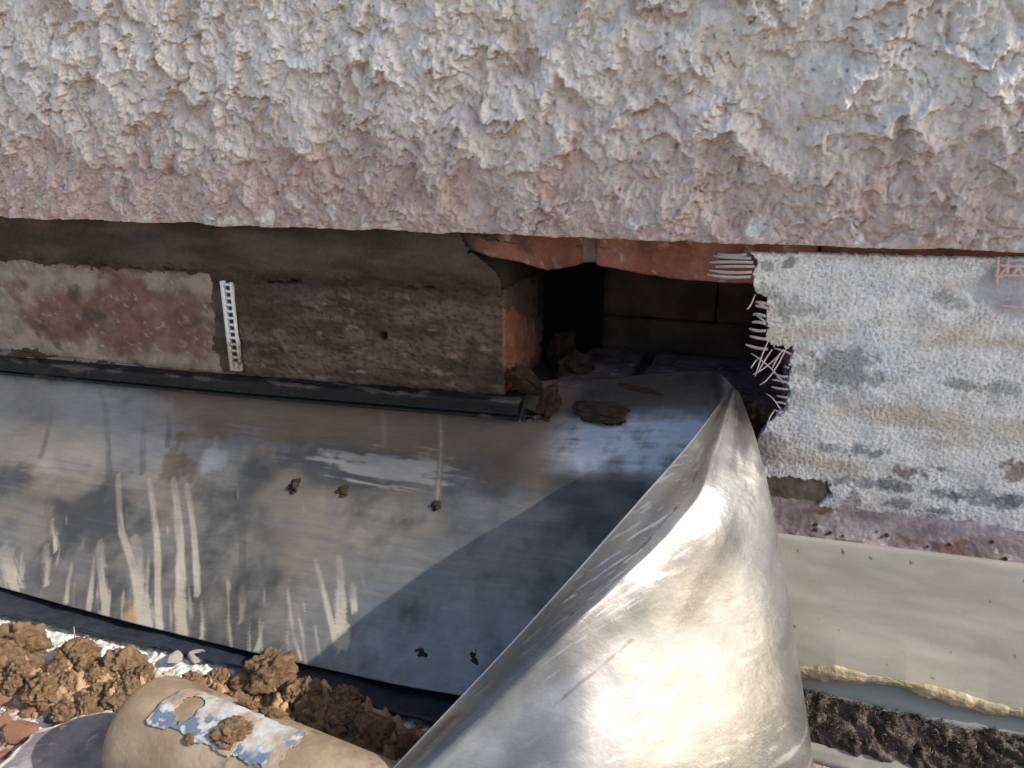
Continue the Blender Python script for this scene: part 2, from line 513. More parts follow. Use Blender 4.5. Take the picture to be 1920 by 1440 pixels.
def brick_mid(V, d):
    q = V*np.array([.35, 1, 2.2])
    c = lerp((.080, .054, .039), (.165, .115, .088), sst(-.35, .45, fbm(q, 60, 5, .6, 250)))
    cr = sst(.10, .0, np.abs(fbm(q, 130, 3, .5, 254)))
    c = lerp(c, (.04, .028, .024), cr*.55)
    fl = sst(.30, .5, fbm(V*np.array([.6, 1, 1.6]), 75, 5, .6, 258))
    c = lerp(c, (.26, .19, .165), fl*.75)
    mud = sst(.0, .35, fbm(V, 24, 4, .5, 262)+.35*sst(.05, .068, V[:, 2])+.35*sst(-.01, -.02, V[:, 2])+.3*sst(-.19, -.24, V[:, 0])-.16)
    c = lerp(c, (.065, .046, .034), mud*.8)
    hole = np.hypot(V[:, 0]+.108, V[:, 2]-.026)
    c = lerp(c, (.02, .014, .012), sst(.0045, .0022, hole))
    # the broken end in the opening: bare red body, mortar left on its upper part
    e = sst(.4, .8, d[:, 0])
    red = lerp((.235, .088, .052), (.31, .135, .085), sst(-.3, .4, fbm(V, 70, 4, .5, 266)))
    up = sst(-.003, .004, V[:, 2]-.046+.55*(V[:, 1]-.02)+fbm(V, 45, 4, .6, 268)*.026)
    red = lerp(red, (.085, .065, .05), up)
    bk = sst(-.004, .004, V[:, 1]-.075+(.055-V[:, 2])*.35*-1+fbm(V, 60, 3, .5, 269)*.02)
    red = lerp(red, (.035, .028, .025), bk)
    return lerp(c, red, e)
def relief_mid(V, d):
    q = V*np.array([.35, 1, 2.2])
    r = fbm(V, 30, 3, .5, 270)*.0012+fbm(q, 110, 4, .6, 272)*.0009-sst(.12, .0, np.abs(fbm(q, 130, 3, .5, 254)))*.0016+fbm(q, 260, 2, .5, 274)*.0006
    hole = np.hypot(V[:, 0]+.108, V[:, 2]-.026)
    return r-sst(.005, .002, hole)*.006*sst(0, .9, -d[:, 1])
relief_soft = lambda V, d: fbm(V, 26, 3, .5, 275)*.0014+fbm(V, 150, 4, .55, 277)*.0006
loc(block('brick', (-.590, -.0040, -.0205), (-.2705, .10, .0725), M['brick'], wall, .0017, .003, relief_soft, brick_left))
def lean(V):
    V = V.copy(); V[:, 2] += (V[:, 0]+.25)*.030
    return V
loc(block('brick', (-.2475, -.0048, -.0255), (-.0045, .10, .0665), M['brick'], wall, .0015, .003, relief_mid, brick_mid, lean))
# course above the opening, red where the render has come away
def brick_red(V, d):
    c = lerp((.21, .078, .050), (.30, .130, .088), sst(-.35, .4, fbm(V, 45, 5, .55, 280)))
    c = lerp(c, (.50, .36, .30), sst(.32, .5, fbm(V, 130, 3, .5, 283))*.6)
    mud = sst(-.005, .012, -.018-V[:, 0]+fbm(V, 35, 4, .5, 286)*.022+(V[:, 2]-.10)*.8)
    mud2 = sst(.12, .4, fbm(V, 33, 4, .5, 289))*.5
    return lerp(c, (.07, .05, .036), np.clip(mud+mud2, 0, 1))
def sagl(V):
    V = V.copy()
    V[:, 2] += np.where(V[:, 2] < .108, 1, .2)*(np.interp(V[:, 0], [-.09, -.05, .0, .028, .040, .055], [.020, .012, .0035, -.0025, .0, .004]))
    return V
def sagr(V):
    V = V.copy()
    V[:, 2] += np.where(V[:, 2] < .108, 1, .2)*(np.interp(V[:, 0], [.06, .09, .12, .17], [.004, -.0005, -.003, -.003]))
    return V
loc(block('brick', (-.075, -.0045, .0925), (.0535, .10, .155), M['brick'], wall, .0017, .003, relief_soft, brick_red, sagl))
loc(block('brick', (.0635, -.0055, .0925), (.2095, .10, .155), M['brick'], wall, .0017, .003, relief_soft, brick_red, sagr))
jc = lambda V, d: lerp((.15, .125, .09), (.22, .185, .14), sst(-.3, .4, fbm(V, 60, 4, .5, 290)))
loc(block('mortar_joint', (.052, -.0022, .0975), (.065, .095, .154), M['mortar'], wall, .0018, .002, relief_soft, jc))
# bricks that floor the opening, dusty purple
def brick_purple(V, d):
    c = lerp((.125, .088, .088), (.190, .142, .140), sst(-.3, .4, fbm(V, 40, 5, .55, 300)))
    c = lerp(c, (.38, .32, .31), sst(.42, .55, fbm(V, 120, 3, .5, 303)))
    return lerp(c, (.05, .036, .030), sst(.15, .45, fbm(V, 28, 4, .5, 306))*.6)
rel_p = lambda V, d: fbm(V, 35, 4, .5, 310)*.0028+fbm(V, 150, 3, .5, 312)*.0008
loc(block('brick', (.030, .013, -.085), (.0815, .13, .000), M['brick'], wall, .0025, .004, rel_p, brick_purple))
loc(block('brick', (.0920, .011, -.085), (.29, .13, .001), M['brick'], wall, .0025, .004, rel_p, brick_purple))
loc(block('mortar_joint', (.078, .022, -.085), (.094, .125, -.009), M['mortar'], wall, .003, .002, rel_p, brick_purple))
loc(block('mortar_joint', (-.02, .03, -.085), (.031, .14, -.008), M['mortar'], wall, .003, .002, rel_p, lambda V, d: np.tile((.05, .038, .03), (len(V), 1))))
# inner leaf seen at the back of the opening
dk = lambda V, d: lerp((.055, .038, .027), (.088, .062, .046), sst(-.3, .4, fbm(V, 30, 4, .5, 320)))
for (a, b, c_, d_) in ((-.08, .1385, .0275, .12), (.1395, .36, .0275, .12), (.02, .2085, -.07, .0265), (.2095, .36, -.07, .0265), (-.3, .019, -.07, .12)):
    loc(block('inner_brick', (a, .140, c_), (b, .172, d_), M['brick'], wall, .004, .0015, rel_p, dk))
# right side of the opening: brick end behind the white render
loc(block('brick', (.198, .004, .001), (.395, .10, .089), M['brick'], wall, .004, .003, rel_p, brick_purple))
loc(block('brick', (.210, -.003, .091), (.395, .10, .155), M['brick'], wall, .003, .003, rel_p, brick_red))
loc(block('brick', (.292, .008, -.16), (.395, .10, -.001), M['brick'], wall, .004, .004, rel_p, brick_purple))
loc(block('footing_backing', (-.60, .004, GZ-.02), (.030, .14, -.050), M['mortar'], wall, .02, .002, None, lambda V, d: np.tile((.10, .08, .06), (len(V), 1))))
loc(block('footing_backing', (.030, .020, GZ-.02), (.395, .14, -.086), M['mortar'], wall, .02, .002, None, lambda V, d: np.tile((.10, .08, .06), (len(V), 1))))

# --- white plinth render on the right, broken off along its left edge
PY = -.0135
def pp(pts, Y=PY):
    return [tuple(aty(a, b, Y)[[0, 2]]) for a, b in pts]
outline = pp([(1412, 474), (1418, 500), (1412, 520), (1416, 545), (1440, 560), (1432, 585), (1438, 612), (1434, 640), (1452, 652), (1484, 652), (1486, 668), (1478, 690), (1480, 735), (1472, 770),
              (1452, 782), (1430, 800), (1424, 822), (1415, 850), (1420, 893), (1470, 897), (1558, 905), (1553, 935), (1530, 952), (1545, 965), (1600, 968), (1650, 985), (1690, 988), (1740, 1002), (1800, 1005), (1860, 1018), (1925, 1020), (2060, 1032), (2060, 480), (1920, 485), (1700, 482), (1560, 476)])
nx, nz = 430, 360
X, Zp = np.meshgrid(np.linspace(.155, .405, nx), np.linspace(-.085, .118, nz))
p2 = np.stack([X, Zp, 0*X], -1)
jx = fbm(p2, 160, 3, .6, 400)*.0030; jz = fbm(p2, 160, 3, .6, 405)*np.where(Zp > .09, .0008, .0030)
inside = inpoly(X+jx, Zp+jz, outline)
h = fbm(p2, 420, 3, .6, 410)*.0010+fbm(p2, 40, 4, .5, 415)*.0018
pits = sst(.26, .55, noise(p2, 620, 420)+.25*noise(p2, 60, 422))
h -= pits*.0009
def px(x, y): return aty(x, y, PY)[[0, 2]]
def blob(cx, cy, rx, rz, seed, f=120, amp=1.15):
    c = px(cx, cy)
    d = np.hypot((X-c[0])/rx, (Zp-c[1])/rz)
    near = d < 2.6
    d[near] += fbm(p2[near], f, 4, .65, seed)*amp
    return sst(1.1, .6, d)
nA = fbm(p2*np.array([.5, 1.4, 1]), 18, 5, .55, 425); nB = fbm(p2, 60, 4, .55, 428)
pc = lerp((.90, .885, .85), (.76, .74, .70), sst(-.1, .5, nB+nA*.4))
pc = lerp(pc, (.62, .54, .42), sst(.02, .5, fbm(p2*np.array([.35, 1.6, 1]), 22, 4, .5, 431))*.8)
pc = lerp(pc, (.80, .82, .84), sst(.15, .5, fbm(p2*np.array([.4, 1.2, 1]), 30, 4, .5, 434))*.8)
for (cx, cy, rx, rz, s, a, col_) in ((1585, 690, .022, .016, 1, .75, (.13, .13, .11)), (1490, 575, .016, .008, 2, .6, (.20, .20, .18)), (1440, 500, .006, .005, 3, .8, (.12, .11, .10)), (1478, 494, .004, .004, 4, .9, (.10, .10, .09)),
        (1430, 560, .008, .012, 5, .7, (.22, .20, .17)), (1795, 565, .012, .006, 6, .7, (.20, .22, .18)), (1440, 845, .014, .016, 7, .7, (.20, .18, .17)), (1812, 722, .012, .004, 8, .8, (.16, .16, .14)), (1880, 728, .016, .005, 9, .7, (.24, .23, .21)),
        (1560, 700, .05, .005, 10, .5, (.28, .28, .26)), (1530, 740, .05, .006, 11, .45, (.30, .30, .31)), (1620, 848, .012, .005, 12, .9, (.15, .16, .15)), (1560, 840, .010, .003, 13, .7, (.15, .16, .15)), (1700, 886, .009, .005, 14, 1, (.16, .09, .055)),
        (1908, 882, .010, .007, 15, 1, (.20, .11, .06)), (1762, 878, .005, .003, 16, 1, (.18, .12, .08)), (1620, 905, .022, .004, 17, .8, (.12, .12, .13)), (1665, 912, .012, .005, 18, .8, (.12, .13, .14)), (1690, 915, .006, .004, 19, .9, (.10, .11, .13)),
        (1775, 928, .012, .004, 20, .9, (.10, .11, .13)), (1850, 935, .022, .006, 21, .8, (.13, .14, .15)), (1905, 940, .012, .004, 22, .9, (.12, .13, .15)), (1765, 958, .010, .003, 23, .9, (.14, .14, .16)), (1685, 945, .010, .004, 24, .9, (.13, .12, .11)),
        (1590, 955, .010, .012, 25, .8, (.23, .17, .12)), (1750, 975, .006, .006, 26, .8, (.25, .22, .17)), (1812, 988, .006, .005, 27, .8, (.24, .2, .15)), (1640, 480, .09, .004, 28, .5, (.42, .34, .30))):
    pc = lerp(pc, col_, blob(cx, cy, rx, rz, 440+s)*a*.72)
gp = blob(1900, 545, .024, .020, 480, 40, .4)              # smooth grey patch over the mesh at the right edge
pc = lerp(pc, (.50, .50, .52), gp); h = h*(1-.8*gp)-gp*.002
pc = lerp(pc, (.34, .34, .34), pits*.35)
edge_n = sst(.004, .0, X-(.172+.0*Zp)+fbm(p2, 60, 3, .5, 490)*.006)
Pp = np.stack([X, PY-h, Zp], -1)
m4 = inside[:-1, :-1] & inside[1:, :-1] & inside[:-1, 1:] & inside[1:, 1:]
plinth = loc(grid('plinth_render', Pp, pc, M['panel'], wall, mask=m4, rim=(0, .012, 0)))
# reinforcing mesh strands torn out of it
def strand(p, q_, r=.00075, bend=0, mat='fibre', col=(.62, .47, .47), Y0=PY+.002, Y1=PY+.0005):
    a = aty(p[0], p[1], Y0); b = aty(q_[0], q_[1], Y1)
    mid = (a+b)/2+np.array([0, -abs(bend)*.5, bend])
    pts = np.array([a, (a+mid)/2+(mid-(a+b)/2)*.25, mid, (b+mid)/2+(mid-(a+b)/2)*.25, b])
    o = tube('mesh_strand', pts, [r*.5, r*.75, r*.8, r*.75, r*.7], M['fibre'], plinth, 6, col, flat=1.5)
    return o
S = [((1338, 480), (1408, 484)), ((1330, 492), (1412, 492)), ((1342, 500), (1415, 500)), ((1330, 507), (1410, 510)), ((1326, 515), (1408, 519)), ((1345, 476), (1400, 477)),
     ((1420, 528), (1438, 533)), ((1418, 546), (1440, 549)), ((1417, 566), (1446, 572)), ((1416, 573), (1440, 578)), ((1412, 590), (1436, 594)), ((1410, 604), (1436, 608)), ((1405, 616), (1436, 620)), ((1406, 630), (1438, 636)), ((1398, 646), (1440, 655)),
     ((1452, 653), (1484, 664)), ((1470, 687), (1480, 690)), ((1452, 700), (1478, 706)), ((1448, 712), (1478, 718)), ((1446, 725), (1478, 730)), ((1456, 742), (1478, 746)), ((1454, 754), (1474, 758)), ((1450, 768), (1470, 772)),
     ((1420, 566), (1434, 576)), ((1417, 590), (1434, 604)), ((1456, 706), (1468, 718))]
for k, (a, b) in enumerate(S):
    strand(a, b, .0010 if k < 15 else .0008, bend=random.uniform(-.001, .001), col=(.52+random.uniform(-.10, .10), .42, .42))
for (a, b, bd) in (((1440, 640), (1416, 705), .002), ((1448, 655), (1420, 700), .001), ((1470, 655), (1412, 702), -.002), ((1475, 652), (1425, 722), -.004), ((1408, 662), (1455, 700), .001), ((1465, 660), (1448, 690), .001), ((1436, 738), (1462, 766), .002), ((1416, 552), (1400, 580), -.002), ((1425, 670), (1408, 690), .001), ((1452, 770), (1440, 790), .001)):
    strand(a, b, .00042, bd, col=(.66, .56, .54), Y0=PY-.001, Y1=PY-.006)
for (a, b) in (((1862, 498), (1925, 500)), ((1868, 517), (1925, 517)), ((1872, 482), (1868, 540)), ((1890, 484), (1888, 515)), ((1870, 520), (1895, 495)), ((1896, 520), (1912, 495)), ((1868, 573), (1925, 578)), ((1905, 492), (1918, 520)), ((1864, 516), (1880, 522))):
    strand(a, b, .0009, 0, col=(.68, .45, .45), Y0=PY-.0018, Y1=PY-.0018)
# brown mortar left below its corner
mch = lambda V, d: lerp((.17, .125, .09), (.27, .21, .16), sst(-.3, .4, fbm(V, 90, 4, .6, 500)))
a0 = aty(1432, 880, -.008); a1 = aty(1556, 960, -.008)
loc(block('mortar_patch', (a0[0]-.004, -.0105, a1[2]-.004), (a1[0]-.004, .02, a0[2]+.002), M['mortar'], wall, .0016, .003, lambda V, d: fbm(V, 70, 4, .55, 505)*.0025, mch))
b0 = aty(1440, 952, -.014); b1 = aty(1545, 990, -.014)
loc(block('mortar_patch', (b0[0]-.006, -.0165, b1[2]-.002), (b1[0]-.002, .01, b0[2]), M['mortar'], wall, .0016, .003, lambda V, d: fbm(V, 60, 4, .55, 508)*.002, lambda V, d: lerp((.12, .085, .065), (.18, .13, .10), sst(-.3, .4, fbm(V, 90, 4, .6, 511)))))
# purple mortar ledge between the plinth and the roof sheet
nx, nn = 560, 90
X, T = np.meshgrid(np.linspace(.17, .62, nx), np.linspace(0, 1, nn))
yz = crom(np.array([(.004, -.046), (-.006, -.056), (-.020, -.066), (-.036, -.0755), (-.048, -.083), (-.049, -.105)]), T)
p3 = np.stack([X, yz[..., 0], yz[..., 1]+(X-.2)*.034], -1)
h = fbm(p3, 50, 4, .55, 520)*.0016+fbm(p3, 220, 3, .55, 523)*.0008
p3[..., 1] -= h*.7; p3[..., 2] += h*.7
lc = lerp((.26, .195, .19), (.44, .36, .355), sst(-.3, .4, fbm(p3*np.array([.5, 1, 1]), 40, 5, .55, 526)))
lc = lerp(lc, (.20, .12, .09), sst(.18, .45, fbm(p3*np.array([.5, 1, 1]), 55, 4, .55, 529)))
lc = lerp(lc, (.55, .51, .49), sst(.45, .56, fbm(p3, 150, 3, .5, 532)))
loc(grid('mortar_ledge', p3, lc, M['mortar'], wall, back=(0, .03, -.01)))

# ------------------------------------------------------------------ black cavity tray lip along the brick bed
tray = empty('cavity_tray', 'black plastic cavity tray lip running under the exposed bricks', 'cavity tray', (-.25, -.01, -.03))
def tray_piece(name, xa, xb, prof, n, seed, ragged=0):
    xs_ = np.linspace(xa, xb, n)
    pr = crom(np.array(prof), np.linspace(0, 1, 60))
    X = np.broadcast_to(xs_[None, :], (60, n)); y = np.broadcast_to(pr[:, :1], (60, n)); z = np.broadcast_to(pr[:, 1:], (60, n))
    zz = z+np.interp(X, [-.60, -.53, -.25, .012], [-.029, -.0272, -.0195, -.0095])
    q = np.stack([X, y, zz], -1)
    w = fbm(q, 22, 3, .5, seed)*.0010+fbm(q, 120, 3, .5, seed+2)*.00035
    q = q+np.stack([0*w, -w, w*.6], -1)
    dirt = sst(.10, .42, fbm(q*np.array([.25, 1, 1]), 90, 4, .6, seed+5)+.35*sst(.004, .0, np.abs(z-.0005))-.16)
    c = lerp((.006, .007, .008), (.12, .10, .085), dirt*.6)
    return loc(grid(name, q, c, M['plastic_black'], tray, back=(0, .012, 0)))
tray_piece('lip', -.60, .0105, [(.012, .0035), (-.006, .0025), (-.0135, .0012), (-.0152, -.001), (-.0154, -.0055), (-.0156, -.0088), (-.0160, -.0096)], 700, 600)
tray_piece('drip_edge', -.60, .0108, [(-.0150, -.0103), (-.0182, -.0106), (-.0189, -.0118), (-.0183, -.0131), (-.0150, -.0136), (-.008, -.0132)], 700, 620)
# crumpled turned-up end of the tray
n1, n2 = 90, 70
U, T = np.meshgrid(np.linspace(0, 1, n1), np.linspace(0, 1, n2))
x_ = .0125+U*.030; y_ = -.016+.030*sst(.3, 1, T)+.012*sst(.5, 1, U); z_ = -.034+T*.030
q = np.stack([x_, y_, z_], -1)
w = np.abs(fbm(q, 55, 3, .55, 640))*.009+fbm(q, 160, 3, .5, 645)*.0012
q = q+np.stack([w*.3, -w, w*.4], -1)
c = lerp((.010, .010, .012), (.13, .10, .075), sst(.15, .4, fbm(q, 130, 4, .6, 648)))
solid(loc(grid('turned_end', q, c, M['plastic_black'], tray)), .0012)
# upright black sheet hanging in the cavity
U, T = np.meshgrid(np.linspace(0, 1, 120), np.linspace(0, 1, 60))
x_ = -.02+U*.062; z_ = -.01+T*.13; y_ = .104+.026*U+fbm(np.stack([x_*2, z_*.3, 0*z_], -1), 26, 2, .5, 655)*.003
solid(loc(grid('cavity_sheet', np.stack([x_, y_, z_], -1), np.tile(np.array((.009, .008, .009)), (60, 120, 1)), M['cavity_black'], tray)), .0012)

# ------------------------------------------------------------------ weep vent
A = aty(424, 527, -.006); B = aty(443, 694, -.006)
vent = empty('weep_vent', 'white plastic ladder-like weep vent, dirtied at its foot, between two bricks', 'weep vent', tuple(B))
dv = (A-B)/np.linalg.norm(A-B); dxv = np.array([dv[2], 0, -dv[0]])
LV = np.linalg.norm(A-B)
def vblock(name, u0, u1, w0, w1, y0, y1):
    """u across, w along the vent"""
    def wp(V):
        return (V[:, 0:1]*dxv+V[:, 2:3]*dv+V[:, 1:2]*np.array([0, 1, 0]))
    def cf(V, d):
        f = V[:, 2]/LV
        dirt = sst(.42, .26, f+fbm(V, 120, 4, .6, 660)*.08)
        c = lerp((.74, .76, .77), (.42, .34, .26), dirt*.85)
        c = lerp(c, (.40, .45, .50), sst(.2, .5, fbm(V, 300, 3, .5, 665))*.4)
        return lerp(c, (.14, .10, .075), sst(.15, .45, fbm(V, 150, 4, .6, 663)-.25+dirt*.3))
    return block(name, (u0, y0, w0), (u1, y1, w1), M['vent'], vent, .0012, .0004, None, cf, wp)
vblock('rail', -.0058, -.0026, -.001, LV, -.0015, .010)
vblock('rail', .0034, .0052, -.001, LV*.99, -.0010, .010)
for k in range(13):
    w = .006+k*(LV-.009)/12
    vblock('rung', -.0028, .0036, w-.0010, w+.0010, -.0012, .004)
bp = block('back_plate', (-.0028, .0045, 0), (.0036, .008, LV), M['vent'], vent, .003, .0003, None,
           lambda V, d: lerp((.25, .31, .36), (.12, .09, .065), sst(.42, .26, V[:, 2]/LV)), lambda V: V[:, 0:1]*dxv+V[:, 2:3]*dv+V[:, 1:2]*np.array([0, 1, 0]))
vblock('foot', -.0026, .0034, -.001, .0075, -.0012, .006)

# ------------------------------------------------------------------ lead flashing
lead = empty('lead_flashing', 'dull streaked lead flashing sheet with its right corner folded up and over', 'flashing', (0, -.10, -.17))
vk = np.array([0, .15, .3, .45, .7, 1.0])
Rp = np.array([(.020, .000), (-.012, -.019), (-.034, -.040), (-.052, -.068), (-.090, -.112), (-.145, -.173)])
Lp = np.array([(-.002, -.014), (-.008, -.025), (-.0150, -.040), (-.036, -.076), (-.082, -.122), (-.145, -.176)])
def prof(pts, v):
    i = np.interp(v, vk, np.linspace(0, 1, len(vk)))
    return crom(pts, i)
def skirt(x, v):
    x, v = np.broadcast_arrays(x, v)
    b = sst(-.045, .035, x)
    yz = prof(Lp, v)*(1-b)[..., None]+prof(Rp, v)*b[..., None]
    rise = .020*sst(.02, .165, x)*(1-sst(.1, .6, v))
    sag = np.interp(x, [-.62, -.53, -.25, .01], [-.012, -.010, -.002, 0])*(1-sst(.2, .6, v))*.6
    bow = .006*np.sin(np.clip((x+.47)/.5, -.4, 1)*3.1)*v**2
    q = np.stack([x, yz[..., 0]-bow*.6, yz[..., 1]+rise+sag-bow*.3], -1)
    n = fbm(np.stack([x, v*.2, 0*x], -1), 9, 3, .5, 700)*.0042*sst(.25, .5, v)
    q[..., 1] -= n*.75; q[..., 2] += n*.6
    return q
NV, NS, NC = 330, 620, 330
vv = np.linspace(0, 1, NV)
# folded corner: cross-section control lines, each from the tip (v = 0) outwards
def cline(lst):
    pts = np.array([aty(a, b, c) for a, b, c in lst]); return crom(pts, vv)
Ed = cline([(1372, 728, -.004), (1300, 822, -.073), (1215, 920, -.119), (1000, 1162, -.198), (740, 1440, -.260), (590, 1600, -.290)])
Kr = cline([(1376, 730, -.006), (1338, 845, -.080), (1285, 965, -.128), (1060, 1190, -.205), (790, 1450, -.268), (640, 1610, -.295)])
Mi = cline([(1380, 732, -.006), (1378, 850, -.067), (1372, 985, -.110), (1250, 1205, -.172), (1130, 1445, -.230), (1060, 1610, -.258)])
Ri = cline([(1384, 736, -.004), (1420, 840, -.048), (1452, 985, -.079), (1482, 1215, -.114), (1506, 1445, -.146), (1518, 1610, -.164)])
xb = np.interp(vv, [0, .3, 1], [.150, .150, .165])
S1 = skirt(xb, vv)
Qb = Ri*.52+S1*.48+np.stack([.020*vv+.002, .012*vv, -.016*vv], -1)
rows = []
tt = np.linspace(0, 1, NC)
xs_ = np.linspace(-.62, 1, NS)
PL = np.zeros((NV, NS+NC-1, 3))
uu = np.linspace(0, 1, NS)
for i in range(NV):
    xr = -.60+(xb[i]+.60)*uu
    PL[i, :NS] = skirt(xr, np.full(NS, vv[i]))
    km = Kr[i]+(Mi[i]-Kr[i])*.16; ke = Kr[i]+(Ed[i]-Kr[i])*.18
    ctl = np.array([skirt(xb[i]-.02-.02*vv[i], vv[i]), S1[i], Qb[i], Ri[i], Mi[i], km, ke, Ed[i]])
    seg = crom(ctl, 1/7+tt*6/7)
    PL[i, NS:] = seg[1:]
ud = np.zeros(NS+NC-1); ud[NS:] = tt[1:]
UD = np.broadcast_to(ud, PL.shape[:2])
VV = np.broadcast_to(vv[:, None], PL.shape[:2])
dent = (fbm(PL, 12, 2, .5, 710)*.0038+fbm(PL, 36, 2, .5, 715)*.0007)*sst(.25, .6, UD)*sst(0, .25, VV)*sst(1.02, .9, UD)
PL[..., 1] -= dent*.6; PL[..., 2] += dent*.6
# colour: patina, drips, chalky streaks, mud film, painted sky highlights (sheet coordinates x, v)
Xs = PL[..., 0]
sheetq = np.stack([np.where(UD > 0, 5+UD*.35, Xs), VV*.22, 0*Xs], -1)
isF = (UD > 0).astype(float)
nA = fbm(sheetq*np.array([.6, 1, 1]), 12, 5, .55, 720); nB = fbm(sheetq, 45, 5, .6, 725)
brush = fbm(sheetq*np.array([.12, 1.6, 1]), 120, 4, .6, 730)
lcq = lerp((.058, .056, .053), (.225, .207, .178), sst(-.4, .5, nA*1.2+nB*.5))
lcq = lerp(lcq, (.20, .172, .132), sst(.0, .5, fbm(sheetq*np.array([.5, 1, 1]), 15, 4, .55, 735))*.8*(1-isF))
lcq = lerp(lcq, (.115, .12, .13), sst(.0, .5, brush+nA*.5)*.45)
SK = 1-isF
vb = .0
def band(x0, x1, v0, v1, f=.02):
    return sst(x0-f, x0+f, Xs)*sst(x1+f, x1-f, Xs)*sst(v0-.04, v0+.03, VV+nB*.06)*sst(v1+.06, v1-.03, VV+brush*.10+nB*.05)*SK
def drip(pts, w0, w1, seed, ragged=.5):
    d, t = segdist(Xs*1.0, VV*.22, [(a, b*.22) for a, b in pts])
    w = w0+(w1-w0)*t
    r = np.zeros(Xs.shape); near = d < w*3
    xp = np.interp(VV[near], [b for a, b in pts], [a for a, b in pts])
    if near.any(): r[near] = fbm(np.stack([(Xs[near]-xp)*330, VV[near]*14, 0*xp], -1), 1.0, 4, .65, seed)
    return sst(1.15, .65, d/w+r*ragged)*(.30+.70*sst(.05, .75, t+r*.5))*SK
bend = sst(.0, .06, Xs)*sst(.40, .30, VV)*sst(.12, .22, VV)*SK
lcq = lerp(lcq, (.60, .62, .64), np.clip(bend*(.7+1.0*nB+.5*brush), 0, .8))  # paler colour painted in as the sky highlight along the bend
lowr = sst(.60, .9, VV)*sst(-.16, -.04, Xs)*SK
lcq = lerp(lcq, (.27, .27, .272), np.clip(lowr*(.75+.8*nB), 0, .9))  # paler colour stands in for sky reflected low on the right
# mud film brushed along under the tray
lcq = lerp(lcq, (.135, .100, .068), np.clip(band(-.34, .045, -.1, .41)+band(-.62, -.50, -.1, .30)*.5, 0, 1)*.92)
lcq = lerp(lcq, (.33, .335, .345), band(-.45, -.30, .33, .58, .03)*.35)
lcq = lerp(lcq, (.28, .245, .20), band(-.62, -.37, .28, .62, .05)*.55)
dsc = np.hypot((Xs+.29)/.020, (VV-.52)/.09)+nB*.9+brush*.5
lcq = lerp(lcq, (.10, .078, .056), sst(1.1, .5, dsc)*.8*SK)
dsc = np.hypot((Xs+.255)/.020, (VV-.49)/.06)+nB*.9+brush*.4
lcq = lerp(lcq, (.42, .435, .45), sst(1.1, .3, dsc)*.5*SK)
scr = sst(1.1, .6, np.hypot((Xs+.150)/.050, (VV-.44)/.055)+nB*.9+brush*1.2)*SK
lcq = lerp(lcq, (.07, .07, .072), scr*.75)
lcq = lerp(lcq, (.46, .44, .40), sst(1.1, .6, np.hypot((Xs+.09)/.06, (VV-.43)/.05)+brush*1.2+nB*.5)*SK*.5)
chalk = (.42, .375, .30)
film = np.zeros(Xs.shape)
for k, (pts, w0, w1, rg) in enumerate((
        ([(-.346, .60), (-.314, .77), (-.271, .91), (-.251, 1.0)], .0036, .006, .35), ([(-.299, .78), (-.249, 1.0)], .006, .013, .7), ([(-.312, .60), (-.281, .75), (-.234, 1.0)], .0034, .005, .4), ([(-.29, .58), (-.257, .75), (-.213, 1.0)], .0042, .0075, .4),
        ([(-.275, .59), (-.246, .73), (-.216, .89)], .0034, .0045, .3), ([(-.330, .81), (-.288, 1.0)], .003, .009, .8), ([(-.326, .86), (-.305, 1.0)], .002, .004, .7), ([(-.421, .90), (-.386, 1.0)], .010, .010, .9), ([(-.38, .86), (-.359, .96)], .004, .004, 1.0),
        ([(-.128, .74), (-.090, .93)], .0018, .0035, .6), ([(-.110, .72), (-.085, .93)], .005, .0085, .8), ([(-.091, .79), (-.083, .85)], .003, .004, .9), ([(-.18, .85), (-.169, .93)], .003, .004, .9), ([(-.389, .78), (-.37, .86)], .003, .004, 1.0),
        ([(-.150, .93), (-.145, .99)], .002, .003, .9), ([(-.120, .95), (-.110, .99)], .002, .002, .9), ([(-.205, .93), (-.196, .99)], .002, .003, .9), ([(-.46, .86), (-.43, .98)], .006, .008, .9), ([(-.345, .9), (-.33, .99)], .002, .004, .9))):
    film = np.maximum(film, drip(pts, w0*.66, w1*.62, 740+k, rg*1.4))
fine = sst(.30, .52, fbm(np.stack([(Xs-.17*VV)*170, VV*6, 0*Xs], -1), 1.0, 3, .6, 770)+.45*sst(.62, 1.0, VV)-.36)*sst(-.04, -.12, Xs)*SK
film = np.clip(np.maximum(film, fine*.6), 0, 1)
lcq = lerp(lcq, chalk, film*.82)
dk = np.zeros(Xs.shape)
for k, (pts, w0, w1) in enumerate((([(-.241, .41), (-.21, .64), (-.162, .97)], .004, .0035), ([(-.401, .31), (-.377, .46), (-.353, .62)], .003, .003), ([(-.32, .36), (-.309, .46)], .0028, .0028), ([(-.344, .41), (-.323, .57)], .0025, .004), ([(-.216, .89), (-.205, .97)], .003, .004), ([(-.455, .40), (-.44, .58)], .0025, .003))):
    dk = np.maximum(dk, drip(pts, w0, w1, 780+k, .7))
lcq = lerp(lcq, (.085, .08, .075), dk*.6)
wd = drip([(-.061, .15), (-.053, .33), (-.045, .51)], .0045, .0030, 790, .25); wd2 = drip([(-.11, .18), (-.102, .37)], .003, .0025, 792, .4)
lcq = lerp(lcq, (.17, .14, .11), np.maximum(wd, wd2)*.8)
lcq = lerp(lcq, (.42, .40, .36), drip([(-.061, .15), (-.053, .33), (-.045, .51)], .0012, .0009, 795, .2)*.4)
stub = drip([(-.270, .955), (-.262, 1.0)], .0045, .0055, 797, .4)
lcq = lerp(lcq, (.36, .22, .11), stub*.9)
film = np.maximum(film, stub)
film = np.maximum(film, np.maximum(wd, wd2)*.8)
